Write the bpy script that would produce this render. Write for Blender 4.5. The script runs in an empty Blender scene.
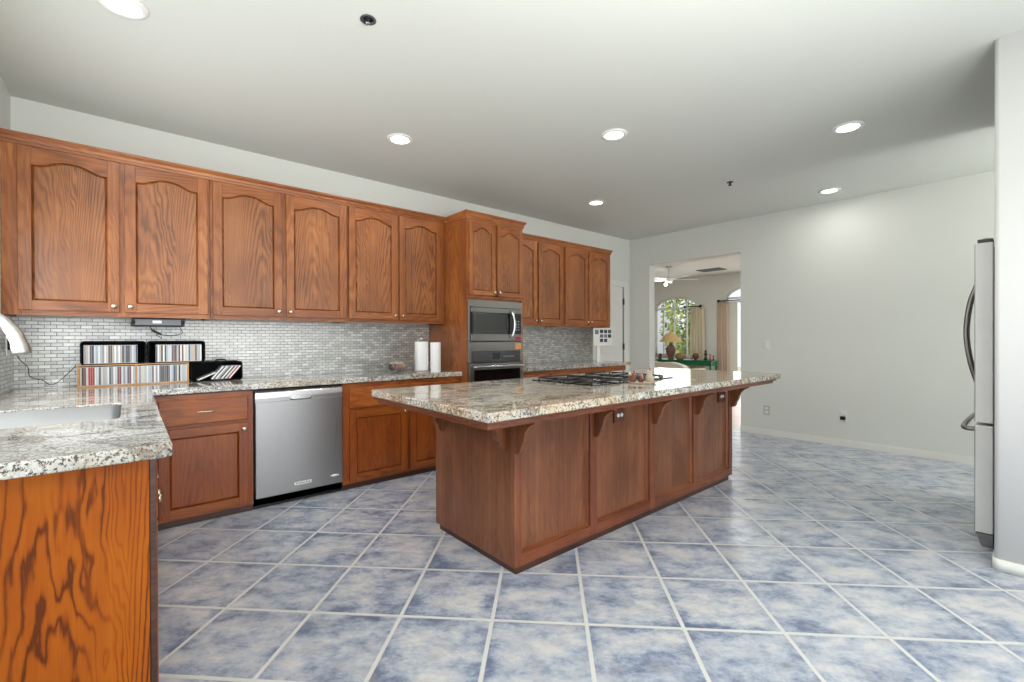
import bpy, bmesh, math, random
from mathutils import Vector, Matrix

random.seed(7)
S = bpy.context.scene
COL = S.collection
PI = math.pi

# ------------------------------------------------------------------ camera
FPX = 451.0
YAW, PITCH, ROLL, CAMH = math.atan2(.6455, .7638), -.00385, -.00316, 1.22
cy, sy, cp, sp, cr, sr = (math.cos(YAW), math.sin(YAW), math.cos(PITCH), math.sin(PITCH),
                          math.cos(ROLL), math.sin(ROLL))
fw = Vector((sy*cp, cy*cp, sp)); rt0 = Vector((cy, -sy, 0)); up0 = rt0.cross(fw)
rt = rt0*cr + up0*sr; up = up0*cr - rt0*sr
cam = bpy.data.cameras.new('camera'); cam.sensor_width = 36.0; cam.lens = FPX/1024*36.0
cam.clip_start = .02; cam.clip_end = 200
camo = bpy.data.objects.new('camera', cam); COL.objects.link(camo)
camo.matrix_world = Matrix(((rt.x, up.x, -fw.x, 0), (rt.y, up.y, -fw.y, 0), (rt.z, up.z, -fw.z, CAMH), (0, 0, 0, 1)))
S.camera = camo

# ------------------------------------------------------------------ view, world, daylight
S.view_settings.view_transform = 'Standard'; S.view_settings.look = 'None'
S.view_settings.gamma = 1; S.view_settings.use_curve_mapping = False
S.view_settings.exposure = 0.24
w = bpy.data.worlds.new('sky'); S.world = w; w.use_nodes = True
wn = w.node_tree.nodes; wl = w.node_tree.links
bg = wn['Background']; bg.inputs['Color'].default_value = (.86, .93, 1, 1); bg.inputs['Strength'].default_value = 1.15

def area(name, loc, rot, sx, sy_, power, color=(1, 1, 1), spread=PI):
    l = bpy.data.lights.new(name, 'AREA'); l.shape = 'RECTANGLE'; l.size = sx; l.size_y = sy_
    l.energy = power; l.color = color; l.spread = spread
    o = bpy.data.objects.new(name, l); COL.objects.link(o); o.location = loc; o.rotation_euler = rot
    return o
# daylight coming in through the big window wall behind the camera, the sink window, the living room windows
area('daylight_patio', (1.5, -2.9, 1.25), (math.radians(90), 0, 0), 3.6, 2.1, 58, (1, .99, .97))
area('nook_fill', (5.4, -2.6, 1.4), (math.radians(90), 0, 0), 1.2, 1.6, 35, (1, .99, .97))  # added fill lamp that brightens the right wall
# upward area lamps added to flatten the light, bounced off the ceiling
area('bounce_fill', (.5, -1.05, 1.25), (math.radians(156), 0, math.radians(-12)), .5, .5, 95, (1, .99, .97), math.radians(125))
area('bounce_fill_right', (5.0, -1.6, 1.7), (math.radians(180), 0, 0), .5, .5, 40, (1, .99, .97))
area('daylight_sink_window', (-.54, 2.75, 1.55), (math.radians(90), 0, math.radians(-90)), 1.6, .8, 16, (.95, .98, 1))
area('daylight_living_window', (10.9, 6.33, 1.5), (math.radians(90), 0, math.radians(90)), 1.1, 1.5, 9, (1, 1, 1))
area('daylight_living_door', (10.85, 3.9, 1.2), (math.radians(90), 0, math.radians(90)), 1.7, 2.1, 18, (1, 1, 1))
CAN_POWER = 3.0
CEIL_H = 2.76
LAMPS = [(-.024, 2.774), (1.611, 3.253), (2.833, 2.134), (4.081, 3.329), (4.067, .947), (5.66, 1.479)]

area('living_room_fill', (8.2, 3.6, CEIL_H), (0, 0, 0), .6, .6, 45, (1, .99, .97))  # added fill for the dim living room walls; no fitting is modelled

# ------------------------------------------------------------------ materials
def lin(c):
    return tuple(((v/255)/12.92 if v/255 <= .04045 else ((v/255+.055)/1.055)**2.4) for v in c) + (1,)

class NT:
    def __init__(s, name):
        s.m = bpy.data.materials.new(name); s.m.use_nodes = True
        s.t = s.m.node_tree; s.n = s.t.nodes; s.l = s.t.links
        s.b = s.n['Principled BSDF']
    def add(s, typ, **kw):
        n = s.n.new(typ)
        for k, v in kw.items(): setattr(n, k, v)
        return n
    def link(s, a, b): s.l.new(a, b)
    def setin(s, inp, v):
        if hasattr(v, 'is_linked') or isinstance(v, bpy.types.NodeSocket): s.l.new(v, inp)
        else: inp.default_value = v
    def math(s, op, a, b=None, c=None):
        n = s.add('ShaderNodeMath', operation=op)
        s.setin(n.inputs[0], a)
        if b is not None: s.setin(n.inputs[1], b)
        if c is not None: s.setin(n.inputs[2], c)
        return n.outputs[0]
    def xyz(s, coord='Object'):
        tc = s.add('ShaderNodeTexCoord'); sep = s.add('ShaderNodeSeparateXYZ')
        s.link(tc.outputs[coord], sep.inputs[0]); return sep.outputs, tc.outputs[coord]
    def comb(s, x, y, z):
        n = s.add('ShaderNodeCombineXYZ')
        for i, v in enumerate((x, y, z)): s.setin(n.inputs[i], v)
        return n.outputs[0]
    def noise(s, vec, scale, detail=3, rough=.55, dist=0):
        n = s.add('ShaderNodeTexNoise'); s.link(vec, n.inputs['Vector'])
        n.inputs['Scale'].default_value = scale; n.inputs['Detail'].default_value = detail
        n.inputs['Roughness'].default_value = rough; n.inputs['Distortion'].default_value = dist
        return n.outputs['Fac']
    def ramp(s, fac, stops, interp='LINEAR'):
        n = s.add('ShaderNodeValToRGB'); s.link(fac, n.inputs[0]); cr_ = n.color_ramp; cr_.interpolation = interp
        while len(cr_.elements) < len(stops): cr_.elements.new(.5)
        for e, (p, c) in zip(cr_.elements, stops):
            e.position = p; e.color = c if len(c) == 4 else tuple(c)+(1,)
        return n.outputs[0]
    def mix(s, fac, a, b, mode='MIX'):
        n = s.add('ShaderNodeMix', data_type='RGBA', blend_type=mode)
        s.setin(n.inputs['Factor'], fac); s.setin(n.inputs['A'], a); s.setin(n.inputs['B'], b)
        return n.outputs['Result']
    def bump(s, h, strength=.2, dist=.01):
        n = s.add('ShaderNodeBump'); s.link(h, n.inputs['Height'])
        n.inputs['Strength'].default_value = strength; n.inputs['Distance'].default_value = dist
        s.link(n.outputs[0], s.b.inputs['Normal'])

def plain(name, rgb, rough=.5, metal=0, emit=None, strength=0, coat=0, alpha=None, trans=0, spec=None, var=.04):
    t = NT(name)
    c = lin(rgb)
    if var and not trans and emit is None:
        _, v = t.xyz()
        f = t.noise(v, 9, 3)
        d = tuple(x*(1-var) for x in c[:3])+(1,); e = tuple(min(1, x*(1+var)) for x in c[:3])+(1,)
        t.link(t.mix(f, d, e), t.b.inputs['Base Color'])
    else: t.b.inputs['Base Color'].default_value = c
    t.b.inputs['Roughness'].default_value = rough; t.b.inputs['Metallic'].default_value = metal
    if emit: t.b.inputs['Emission Color'].default_value = lin(emit); t.b.inputs['Emission Strength'].default_value = strength
    if coat: t.b.inputs['Coat Weight'].default_value = coat
    if trans: t.b.inputs['Transmission Weight'].default_value = trans
    if spec is not None: t.b.inputs['Specular IOR Level'].default_value = spec
    return t.m

def oak(name, light, mid, dark, horiz=False, board=.46, k=11, contrast=.55, rough=.38, warp=.05, power=1.6, coat=.2, zs=.42, curve=1.0, streak=.5, wavy=.42):
    t = NT(name)
    o, vec = t.xyz()
    info = t.add('ShaderNodeObjectInfo'); rnd = info.outputs['Random']
    p = t.math('ADD', o[0], o[1])
    q = o[2]
    if horiz: p, q = q, p
    ro = t.math('MULTIPLY', rnd, 37.0)
    pp = t.math('ADD', p, ro)
    v1 = t.comb(t.math('MULTIPLY', pp, 9), 0, t.math('ADD', t.math('MULTIPLY', q, 1.7), ro))
    n1 = t.noise(v1, 1, 3, .5)
    pw = t.math('ADD', pp, t.math('MULTIPLY', t.math('SUBTRACT', n1, .5), .08))
    bi = t.math('FLOOR', t.math('DIVIDE', pw, board))
    tt = t.math('SUBTRACT', t.math('FRACT', t.math('DIVIDE', pw, board)), .5)
    wn_ = t.add('ShaderNodeTexWhiteNoise', noise_dimensions='1D'); t.setin(wn_.inputs['W'], bi)
    br = wn_.outputs['Value']
    t2 = t.math('MULTIPLY', t.math('MULTIPLY', tt, tt), t.math('MULTIPLY', t.math('ADD', 1.6, t.math('MULTIPLY', br, 3.0)), curve))
    v2 = t.comb(t.math('MULTIPLY', pp, 42), 0, t.math('MULTIPLY', q, 5))
    n2 = t.noise(v2, 1, 3, .55)
    ph = t.math('ADD', t.math('ADD', t.math('MULTIPLY', q, zs), t2), t.math('MULTIPLY', n1, wavy))
    ph = t.math('ADD', ph, t.math('MULTIPLY', n2, warp))
    ph = t.math('ADD', ph, t.math('MULTIPLY', br, 5))
    s_ = t.math('SINE', t.math('MULTIPLY', ph, k*2*PI))
    s_ = t.math('MULTIPLY_ADD', s_, .5, .5)
    s_ = t.math('POWER', s_, power)
    # rings fade in and out over a board
    fade = t.noise(t.comb(t.math('MULTIPLY', pp, 5), 0, t.math('MULTIPLY', q, 1.1)), 1, 2, .5)
    s_ = t.math('MULTIPLY', s_, t.ramp(fade, [(.35, (.25, .25, .25)), (.6, (1, 1, 1))]))
    pores = t.noise(t.comb(t.math('MULTIPLY', pp, 300), 0, t.math('MULTIPLY', q, 8)), 1, 2, .6)
    streaks = t.noise(t.comb(t.math('MULTIPLY', pp, 55), 0, t.math('MULTIPLY', q, .9)), 1, 3, .6)
    blotch = t.noise(t.comb(t.math('MULTIPLY', pp, 5), 0, t.math('MULTIPLY', q, 2.2)), 1, 3, .5)
    f = t.math('ADD', t.math('MULTIPLY', s_, .45*contrast), t.math('MULTIPLY', pores, .30))
    f = t.math('ADD', f, t.math('MULTIPLY', t.math('SUBTRACT', streaks, .5), streak))
    f = t.math('ADD', f, t.math('MULTIPLY', t.math('SUBTRACT', blotch, .5), .8))
    f = t.math('ADD', f, .10)
    c = t.ramp(f, [(.02, lin(light)), (.34, lin(mid)), (.72, lin(dark))])
    hv = t.add('ShaderNodeHueSaturation'); t.link(c, hv.inputs['Color'])
    t.link(t.math('MULTIPLY_ADD', rnd, .18, .83), hv.inputs['Value'])
    t.link(hv.outputs[0], t.b.inputs['Base Color'])
    t.b.inputs['Roughness'].default_value = rough
    t.b.inputs['Coat Weight'].default_value = coat; t.b.inputs['Coat Roughness'].default_value = .25
    t.bump(pores, .08, .002)
    return t.m

def granite(name, tint=(1, 1, 1), warm=0.0):
    t = NT(name)
    o, vec = t.xyz()
    mp = t.add('ShaderNodeMapping'); t.link(vec, mp.inputs[0])
    mp.inputs['Rotation'].default_value = (0, 0, .45); mp.inputs['Scale'].default_value = (1, 1.4, 1)
    flow = t.noise(mp.outputs[0], 2.0, 8, .70, .9)
    flow2 = t.noise(mp.outputs[0], 1.7, 7, .62, 1.2)
    n3 = t.noise(vec, 4, 3)
    base = t.ramp(flow, [(.26, lin((124, 121, 118))), (.39, lin((190, 187, 181))), (.50, lin((226, 224, 218))), (.58, lin((184, 181, 176))), (.70, lin((216, 210, 198)))])
    gold = t.ramp(t.math('ADD', n3, warm), [(.50, (0, 0, 0)), (.62, (1, 1, 1))])
    base = t.mix(t.math('MULTIPLY', gold, .55), base, t.ramp(flow2, [(.35, lin((158, 124, 80))), (.5, lin((224, 206, 168))), (.65, lin((188, 152, 104)))]))
    vein = t.math('ABSOLUTE', t.math('SUBTRACT', flow2, .5))
    vm = t.ramp(vein, [(0, (1, 1, 1)), (.014, (.7, .7, .7)), (.035, (0, 0, 0))])
    c = t.mix(t.math('MULTIPLY', vm, .7), base, t.mix(gold, lin((96, 94, 94)), lin((128, 88, 56))))
    sp_ = t.noise(vec, 110, 3, .75)
    c = t.mix(t.ramp(sp_, [(.42, (.95, .95, .95)), (.49, (0, 0, 0))]), c, lin((74, 72, 70)))
    sp2 = t.noise(vec, 60, 2, .6)
    c = t.mix(t.ramp(sp2, [(.58, (0, 0, 0)), (.66, (.7, .7, .7))]), c, lin((228, 226, 220)))
    sp3 = t.noise(vec, 38, 3, .6)
    c = t.mix(t.ramp(t.math('ADD', sp3, warm*.6), [(.64, (0, 0, 0)), (.70, (.75, .75, .75))]), c, lin((150, 108, 74)))
    c = t.mix(1.0, c, tuple(tint)+(1,), 'MULTIPLY')
    t.link(c, t.b.inputs['Base Color'])
    t.b.inputs['Roughness'].default_value = .07
    t.b.inputs['Specular IOR Level'].default_value = .6
    return t.m

def floor_tiles(name):
    t = NT(name)
    o, vec = t.xyz()
    th = math.radians(44.57); s_ = .333*1.22
    ox, oy = -1.1946*1.22, 1.5918*1.22
    u = t.math('SUBTRACT', t.math('MULTIPLY', o[0], math.cos(th)), t.math('MULTIPLY', o[1], math.sin(th)))
    v = t.math('ADD', t.math('MULTIPLY', o[0], math.sin(th)), t.math('MULTIPLY', o[1], math.cos(th)))
    u = t.math('DIVIDE', t.math('SUBTRACT', u, ox), s_); v = t.math('DIVIDE', t.math('SUBTRACT', v, oy), s_)
    du = t.math('ABSOLUTE', t.math('SUBTRACT', t.math('FRACT', t.math('ADD', u, .5)), .5))
    dv = t.math('ABSOLUTE', t.math('SUBTRACT', t.math('FRACT', t.math('ADD', v, .5)), .5))
    d = t.math('MINIMUM', du, dv)
    wob = t.noise(vec, 60, 2)
    g = t.ramp(t.math('ADD', d, t.math('MULTIPLY', wob, .006)), [(.0, (1, 1, 1)), (.021, (1, 1, 1)), (.027, (0, 0, 0))])
    wn_ = t.add('ShaderNodeTexWhiteNoise', noise_dimensions='2D')
    t.link(t.comb(t.math('FLOOR', u), t.math('FLOOR', v), 0), wn_.inputs['Vector'])
    r3 = t.add('ShaderNodeVectorMath', operation='SCALE'); t.link(wn_.outputs['Color'], r3.inputs[0]); r3.inputs['Scale'].default_value = 9
    ad = t.add('ShaderNodeVectorMath', operation='ADD'); t.link(t.comb(u, t.math('MULTIPLY', v, 1.5), 0), ad.inputs[0]); t.link(r3.outputs[0], ad.inputs[1])
    n1 = t.noise(ad.outputs[0], 2.0, 8, .74, .1)
    n2 = t.noise(ad.outputs[0], 3.6, 6, .72, .1)
    edge = t.ramp(d, [(.02, (1, 1, 1)), (.16, (0, 0, 0))])
    f = t.math('SUBTRACT', n1, t.math('MULTIPLY', edge, .07))
    c = t.ramp(f, [(.34, lin((106, 119, 146))), (.42, lin((146, 157, 180))), (.50, lin((180, 187, 200))), (.61, lin((210, 209, 210)))])
    c = t.mix(t.math('MULTIPLY', t.ramp(n2, [(.50, (0, 0, 0)), (.66, (1, 1, 1))]), .45), c, lin((182, 178, 180)))
    c = t.mix(g, c, lin((214, 214, 212)))
    t.link(c, t.b.inputs['Base Color'])
    t.link(t.math('MULTIPLY_ADD', g, .35, .30), t.b.inputs['Roughness'])
    t.bump(t.math('SUBTRACT', 1, g), .35, .004)
    return t.m

def mosaic(name, axis=0):
    t = NT(name)
    o, vec = t.xyz()
    x = o[axis]
    br = t.add('ShaderNodeTexBrick')
    t.link(t.comb(x, o[2], 0), br.inputs['Vector'])
    br.inputs['Scale'].default_value = 1; br.inputs['Brick Width'].default_value = .058; br.inputs['Row Height'].default_value = .0241
    br.inputs['Mortar Size'].default_value = .0016; br.inputs['Mortar Smooth'].default_value = .1; br.inputs['Bias'].default_value = 0
    br.inputs['Color1'].default_value = (0, 0, 0, 1); br.inputs['Color2'].default_value = (1, 1, 1, 1); br.inputs['Mortar'].default_value = (.5, .5, .5, 1)
    c = t.ramp(br.outputs['Color'], [(0, lin((178, 179, 178))), (.5, lin((202, 203, 200))), (1, lin((228, 229, 227)))])
    c = t.mix(br.outputs['Fac'], c, lin((112, 112, 114)))
    t.link(c, t.b.inputs['Base Color'])
    t.link(t.math('MULTIPLY_ADD', br.outputs['Fac'], -.5, .55), t.b.inputs['Metallic'])
    t.link(t.math('MULTIPLY_ADD', br.outputs['Color'], .14, .30), t.b.inputs['Roughness'])
    t.bump(t.math('SUBTRACT', 1, br.outputs['Fac']), .5, .002)
    return t.m

def steel(name, rgb=(170, 170, 172), rough=.28, axis=2, wave=0):
    t = NT(name); o, vec = t.xyz()
    comps = [t.math('MULTIPLY', o[i], 3 if i == axis else 260) for i in range(3)]
    n = t.noise(t.comb(*comps), 1, 2)
    c = t.mix(n, tuple(x*.93 for x in lin(rgb)[:3])+(1,), lin(rgb))
    t.link(c, t.b.inputs['Base Color']); t.b.inputs['Metallic'].default_value = 1
    t.link(t.math('MULTIPLY_ADD', n, .10, rough-.05), t.b.inputs['Roughness'])
    t.bump(n, .04, .001)
    return t.m

def wall_paint(name, rgb, rough=.75):
    t = NT(name); _, v = t.xyz()
    n = t.noise(v, 140, 2); big = t.noise(v, .8, 2)
    c = lin(rgb)
    t.link(t.mix(big, tuple(x*.975 for x in c[:3])+(1,), c), t.b.inputs['Base Color'])
    t.b.inputs['Roughness'].default_value = rough; t.bump(n, .05, .002)
    return t.m

def fabric(name, rgb, rough=.9, sss=0, trans=0):
    t = NT(name); o, v = t.xyz()
    n = t.noise(t.comb(t.math('MULTIPLY', o[1], 60), t.math('MULTIPLY', o[0], 60), t.math('MULTIPLY', o[2], 4)), 1, 3)
    c = lin(rgb)
    t.link(t.mix(n, tuple(x*.8 for x in c[:3])+(1,), c), t.b.inputs['Base Color']); t.b.inputs['Roughness'].default_value = rough
    return t.m

M = {}
OAKC = ((188, 118, 60), (153, 86, 39), (100, 52, 22))
M['oak'] = oak('oak_stain', *OAKC)
M['oak_h'] = oak('oak_stain_rail', *OAKC, horiz=True)
M['panel'] = oak('oak_door_panel', (184, 118, 64), (152, 90, 46), (98, 54, 27), board=.42, k=13, contrast=.8)
M['oak_base'] = oak('oak_base_shaded', (174, 92, 26), (146, 68, 14), (98, 42, 9), contrast=.45)  # oak copy with the shading of the lower cabinets put into its colour
M['oak_base_h'] = oak('oak_base_rail_shaded', (182, 102, 36), (152, 76, 20), (94, 44, 12), horiz=True, contrast=.6)  # rail version of the same shaded lower-cabinet oak
M['oak_end'] = oak('oak_end_panel', (186, 102, 12), (166, 82, 8), (100, 44, 6), board=.30, k=11.5, contrast=1.25, warp=.10, power=3.0, zs=.30, curve=.7, streak=.35, wavy=.75, coat=.05, rough=.45)
M['oak_end'].node_tree.nodes['Principled BSDF'].inputs['Specular IOR Level'].default_value = .2
M['island'] = oak('island_veneer', (156, 100, 66), (124, 72, 42), (90, 50, 29), board=.5, k=12, contrast=.3, rough=.42, streak=.7)
M['island_f'] = oak('island_frame', (156, 88, 50), (122, 62, 34), (84, 42, 24), contrast=.35, rough=.42)
M['island_h'] = oak('island_rail', (156, 88, 50), (122, 62, 34), (84, 42, 24), horiz=True, contrast=.35, rough=.42)
M['dark_wood_shade'] = oak('shadow_plinth', (92, 52, 34), (70, 38, 24), (40, 22, 15), horiz=True)  # plinth wood, also used as painted shade in the end-panel slot
M['granite'] = granite('granite')
M['granite_i'] = granite('granite_island', (1, .985, .94), .07)
M['floor'] = floor_tiles('blue_floor_tile')
M['mosaic'] = mosaic('steel_mosaic', 0); M['mosaic_l'] = mosaic('steel_mosaic_side', 1)
M['wall'] = wall_paint('wall_paint', (224, 226, 220)); M['ceil'] = wall_paint('ceiling_paint', (214, 217, 210))
M['wallw'] = wall_paint('wall_paint_white', (228, 228, 228))
M['trim'] = plain('white_trim', (232, 232, 228), .4)
M['steel'] = steel('brushed_steel', (164, 164, 164), .30, 2); M['steel_h'] = steel('brushed_steel_bar', (205, 205, 205), .22, 0)
M['steel_oven'] = steel('oven_steel', (140, 137, 135), .30, 0)
M['sink'] = steel('sink_steel', (196, 198, 200), .3, 1)
M['chrome'] = plain('brushed_nickel', (196, 195, 192), .38, 1)
M['knob'] = plain('satin_nickel_knob', (214, 200, 176), .25, 1)
M['black'] = plain('black_plastic', (9, 9, 10), .4); M['blackglass'] = plain('black_glass', (10, 10, 12), .05, spec=.6, var=0)
M['iron'] = plain('cast_iron', (28, 28, 30), .55)
M['gapdark'] = plain('dark_gasket', (72, 72, 76), .5); M['grey'] = plain('grey_plastic', (120, 122, 126), .5)
M['white'] = plain('white_plastic', (236, 236, 234), .35); M['paper'] = plain('white_paper', (240, 240, 240), .8)
M['fridge'] = plain('fridge_door_edge', (238, 238, 238), .4)
M['fridge_front'] = steel('fridge_front_steel', (176, 176, 178), .28, 2)
M['brass'] = plain('aged_brass', (120, 100, 70), .35, 1)
M['orange_sticker'] = plain('orange_sticker', (232, 160, 100), .5); M['red_sticker'] = plain('red_sticker', (176, 40, 60), .5)
M['pine'] = oak('pine_box', (222, 176, 112), (204, 150, 88), (170, 116, 62), horiz=True, k=10, contrast=.4)
M['lamp_on'] = plain('lamp_diffuser', (255, 253, 246), .5, emit=(255, 250, 240), strength=6)
M['screen'] = plain('clock_display', (8, 10, 14), .1, var=0)

def clear_glass(name, tint=(.97, 1, .99, 1), rough=0.0):
    t = NT(name); t.b.inputs['Base Color'].default_value = tint
    t.b.inputs['Roughness'].default_value = rough; t.b.inputs['Transmission Weight'].default_value = 1; t.b.inputs['IOR'].default_value = 1.45
    return t.m
M['glass'] = clear_glass('clear_glass')
M['pane'] = NT('window_pane').m
def _pane():
    t = M['pane'].node_tree; n = t.nodes; n.clear()
    out = n.new('ShaderNodeOutputMaterial'); tr = n.new('ShaderNodeBsdfTransparent'); gl = n.new('ShaderNodeBsdfGlossy'); mx = n.new('ShaderNodeMixShader')
    gl.inputs['Roughness'].default_value = .02; mx.inputs[0].default_value = .05
    t.links.new(tr.outputs[0], mx.inputs[1]); t.links.new(gl.outputs[0], mx.inputs[2]); t.links.new(mx.outputs[0], out.inputs[0])
_pane()

M['bowlglass'] = NT('thin_bowl_glass').m
def _bowl():
    t = M['bowlglass'].node_tree; n = t.nodes; n.clear()
    out = n.new('ShaderNodeOutputMaterial'); tr = n.new('ShaderNodeBsdfTransparent'); gl = n.new('ShaderNodeBsdfGlossy'); mx = n.new('ShaderNodeMixShader'); mx.inputs[0].default_value = .30
    tr.inputs[0].default_value = (.97, .99, .98, 1); gl.inputs['Roughness'].default_value = .05; t.links.new(tr.outputs[0], mx.inputs[1]); t.links.new(gl.outputs[0], mx.inputs[2]); t.links.new(mx.outputs[0], out.inputs[0])
_bowl()

# ------------------------------------------------------------------ mesh helpers
class MB:
    def __init__(s): s.bm = bmesh.new(); s.mats = []
    def mi(s, m):
        m = M[m] if isinstance(m, str) else m
        if m not in s.mats: s.mats.append(m)
        return s.mats.index(m)
    def _fin(s, faces, m, smooth=False):
        i = s.mi(m)
        for f in faces: f.material_index = i; f.smooth = smooth
    def box(s, x0, x1, y0, y1, z0, z1, m, bev=0, rz=0, c=None):
        x0, x1 = min(x0, x1), max(x0, x1); y0, y1 = min(y0, y1), max(y0, y1); z0, z1 = min(z0, z1), max(z0, z1)
        vs = [s.bm.verts.new((x, y, z)) for x in (x0, x1) for y in (y0, y1) for z in (z0, z1)]
        q = [(0, 1, 3, 2), (4, 6, 7, 5), (0, 4, 5, 1), (2, 3, 7, 6), (0, 2, 6, 4), (1, 5, 7, 3)]
        fs = [s.bm.faces.new([vs[i] for i in k]) for k in q]
        s._fin(fs, m)
        if bev:
            ed = list({e for f in fs for e in f.edges})
            r = bmesh.ops.bevel(s.bm, geom=ed, offset=bev, segments=2, affect='EDGES', profile=.5)
            s._fin(r['faces'], m)
            vs = list({v for f in r['faces'] for v in f.verts} | {v for f in fs if f.is_valid for v in f.verts})
        if rz:
            c = Vector(c) if c else Vector(((x0+x1)/2, (y0+y1)/2, z0))
            bmesh.ops.rotate(s.bm, verts=vs, cent=c, matrix=Matrix.Rotation(rz, 3, 'Z'))
        return vs
    def prism(s, pts, axis, a, b, m, smooth=False):
        # pts 2D polygon; axis 'x': pts=(y,z); 'y': pts=(x,z); 'z': pts=(x,y)
        def P(p, d):
            return {'x': (d, p[0], p[1]), 'y': (p[0], d, p[1]), 'z': (p[0], p[1], d)}[axis]
        A = [s.bm.verts.new(P(p, a)) for p in pts]; B = [s.bm.verts.new(P(p, b)) for p in pts]
        fs = [s.bm.faces.new(A), s.bm.faces.new(B[::-1])]
        side = []
        n = len(pts)
        for i in range(n): side.append(s.bm.faces.new([A[i], B[i], B[(i+1) % n], A[(i+1) % n]]))
        s._fin(fs, m); s._fin(side, m, smooth)
        return A+B
    def loft(s, loops, m, closed=True, caps=True, smooth=True):
        L = [[s.bm.verts.new(p) for p in lp] for lp in loops]
        fs = []
        n = len(L[0])
        for a, b in zip(L, L[1:]):
            for i in range(n if closed else n-1):
                j = (i+1) % n; fs.append(s.bm.faces.new([a[i], a[j], b[j], b[i]]))
        s._fin(fs, m, smooth)
        if caps and closed:
            s._fin([s.bm.faces.new(L[0][::-1]), s.bm.faces.new(L[-1])], m)
    def lathe(s, prof, c, m, n=20, axis='z', caps=True, smooth=True):
        c = Vector(c); loops = []
        for r, h in prof:
            lp = []
            for i in range(n):
                a = 2*PI*i/n; u, v = r*math.cos(a), r*math.sin(a)
                d = {'z': (u, v, h), 'x': (h, u, v), 'y': (u, h, v)}[axis]
                lp.append(c+Vector(d))
            loops.append(lp)
        s.loft(loops, m, True, caps, smooth)
    def tube(s, pts, r, m, n=8, caps=True):
        pts = [Vector(p) for p in pts]; loops = []
        rs = r if isinstance(r, (list, tuple)) else [r]*len(pts)
        ref = None
        for i, p in enumerate(pts):
            t = (pts[min(i+1, len(pts)-1)]-pts[max(i-1, 0)]).normalized()
            if ref is None:
                ref = Vector((0, 0, 1)) if abs(t.z) < .9 else Vector((1, 0, 0))
            a = (ref - t*ref.dot(t)).normalized(); b = t.cross(a); ref = a
            loops.append([p+(a*math.cos(2*PI*k/n)+b*math.sin(2*PI*k/n))*rs[i] for k in range(n)])
        s.loft(loops, m, True, caps, True)
    def ball(s, c, r, m, seg=14, sc=(1, 1, 1)):
        g = bmesh.ops.create_uvsphere(s.bm, u_segments=seg, v_segments=max(6, seg//2+2), radius=r)
        vs = g['verts']
        for v in vs: v.co = Vector((v.co.x*sc[0]+c[0], v.co.y*sc[1]+c[1], v.co.z*sc[2]+c[2]))
        s._fin({f for v in vs for f in v.link_faces}, m, True)
        return vs
    def build(s, name, parent=None, loc=None):
        bmesh.ops.recalc_face_normals(s.bm, faces=s.bm.faces)
        me = bpy.data.meshes.new(name); s.bm.to_mesh(me); s.bm.free()
        for m in s.mats: me.materials.append(m)
        o = bpy.data.objects.new(name, me); COL.objects.link(o)
        if loc: o.location = loc
        if parent:
            o.parent = parent
        return o

def tag(o, label=None, cat=None, group=None, kind=None):
    if label: o['label'] = label
    if cat: o['category'] = cat
    if group: o['group'] = group
    if kind: o['kind'] = kind
    return o
def empty(name, loc, label, cat, group=None):
    o = bpy.data.objects.new(name, None); COL.objects.link(o); o.location = loc; o.empty_display_size = .1
    return tag(o, label, cat, group)
def struct(o): o['kind'] = 'structure'; return o
def dup(o, parent=None):
    c = o.copy(); COL.objects.link(c); c.parent = parent
    for ch in [x for x in COL.objects if x.parent == o]: dup(ch, c)
    return c
def spline(pts, n=8):
    # Catmull-Rom through points
    P_ = [Vector(p) for p in pts]; P_ = [P_[0]*2-P_[1]]+P_+[P_[-1]*2-P_[-2]]; out = []
    for i in range(1, len(P_)-2):
        a, b, c, d = P_[i-1:i+3]
        for k in range(n):
            t = k/n
            out.append(.5*((2*b)+(c-a)*t+(2*a-5*b+4*c-d)*t*t+(3*b-a-3*c+d)*t**3))
    out.append(P_[-2]); return out
def text_mesh(txt, size, mat, name, parent, loc, rot, depth=.0006):
    cu = bpy.data.curves.new(name, 'FONT'); cu.body = txt; cu.size = size; cu.extrude = depth; cu.align_x = 'CENTER'; cu.align_y = 'CENTER'
    tmp = bpy.data.objects.new('tmp', cu); COL.objects.link(tmp)
    bpy.context.view_layer.update()
    me = bpy.data.meshes.new_from_object(tmp.evaluated_get(bpy.context.evaluated_depsgraph_get()))
    bpy.data.objects.remove(tmp); bpy.data.curves.remove(cu)
    me.name = name; me.materials.clear(); me.materials.append(M[mat])
    o = bpy.data.objects.new(name, me); COL.objects.link(o); o.location = loc; o.rotation_euler = rot; o.parent = parent
    return o

CEIL = 2.785; WY = 4.27; LX = -.58; FL = -3.0
CT = .91                                    # perimeter counter top

# ------------------------------------------------------------------ room shell
b = MB(); b.box(-.8, 6.24, -.2, 4.4, -.06, 0, 'floor'); b.box(-.8, 6.5, FL-.1, -.2, -.06, 0, 'floor'); struct(b.build('floor'))
M['lfloor'] = oak('pale_plank_floor', (222, 196, 180), (210, 184, 168), (180, 150, 136), horiz=True, board=.12, k=5, contrast=.3, rough=.35)
b = MB(); b.box(6.24, 11.3, -.2, 8.8, -.06, .0, 'lfloor'); struct(b.build('floor'))
b = MB(); b.box(-.8, 6.24, -.2, 4.4, CEIL, CEIL+.08, 'ceil'); b.box(-.8, 6.5, FL-.1, -.2, CEIL, CEIL+.08, 'ceil'); b.box(6.24, 11.3, -.2, 8.8, CEIL, CEIL+.08, 'ceil'); struct(b.build('ceiling'))

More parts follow.
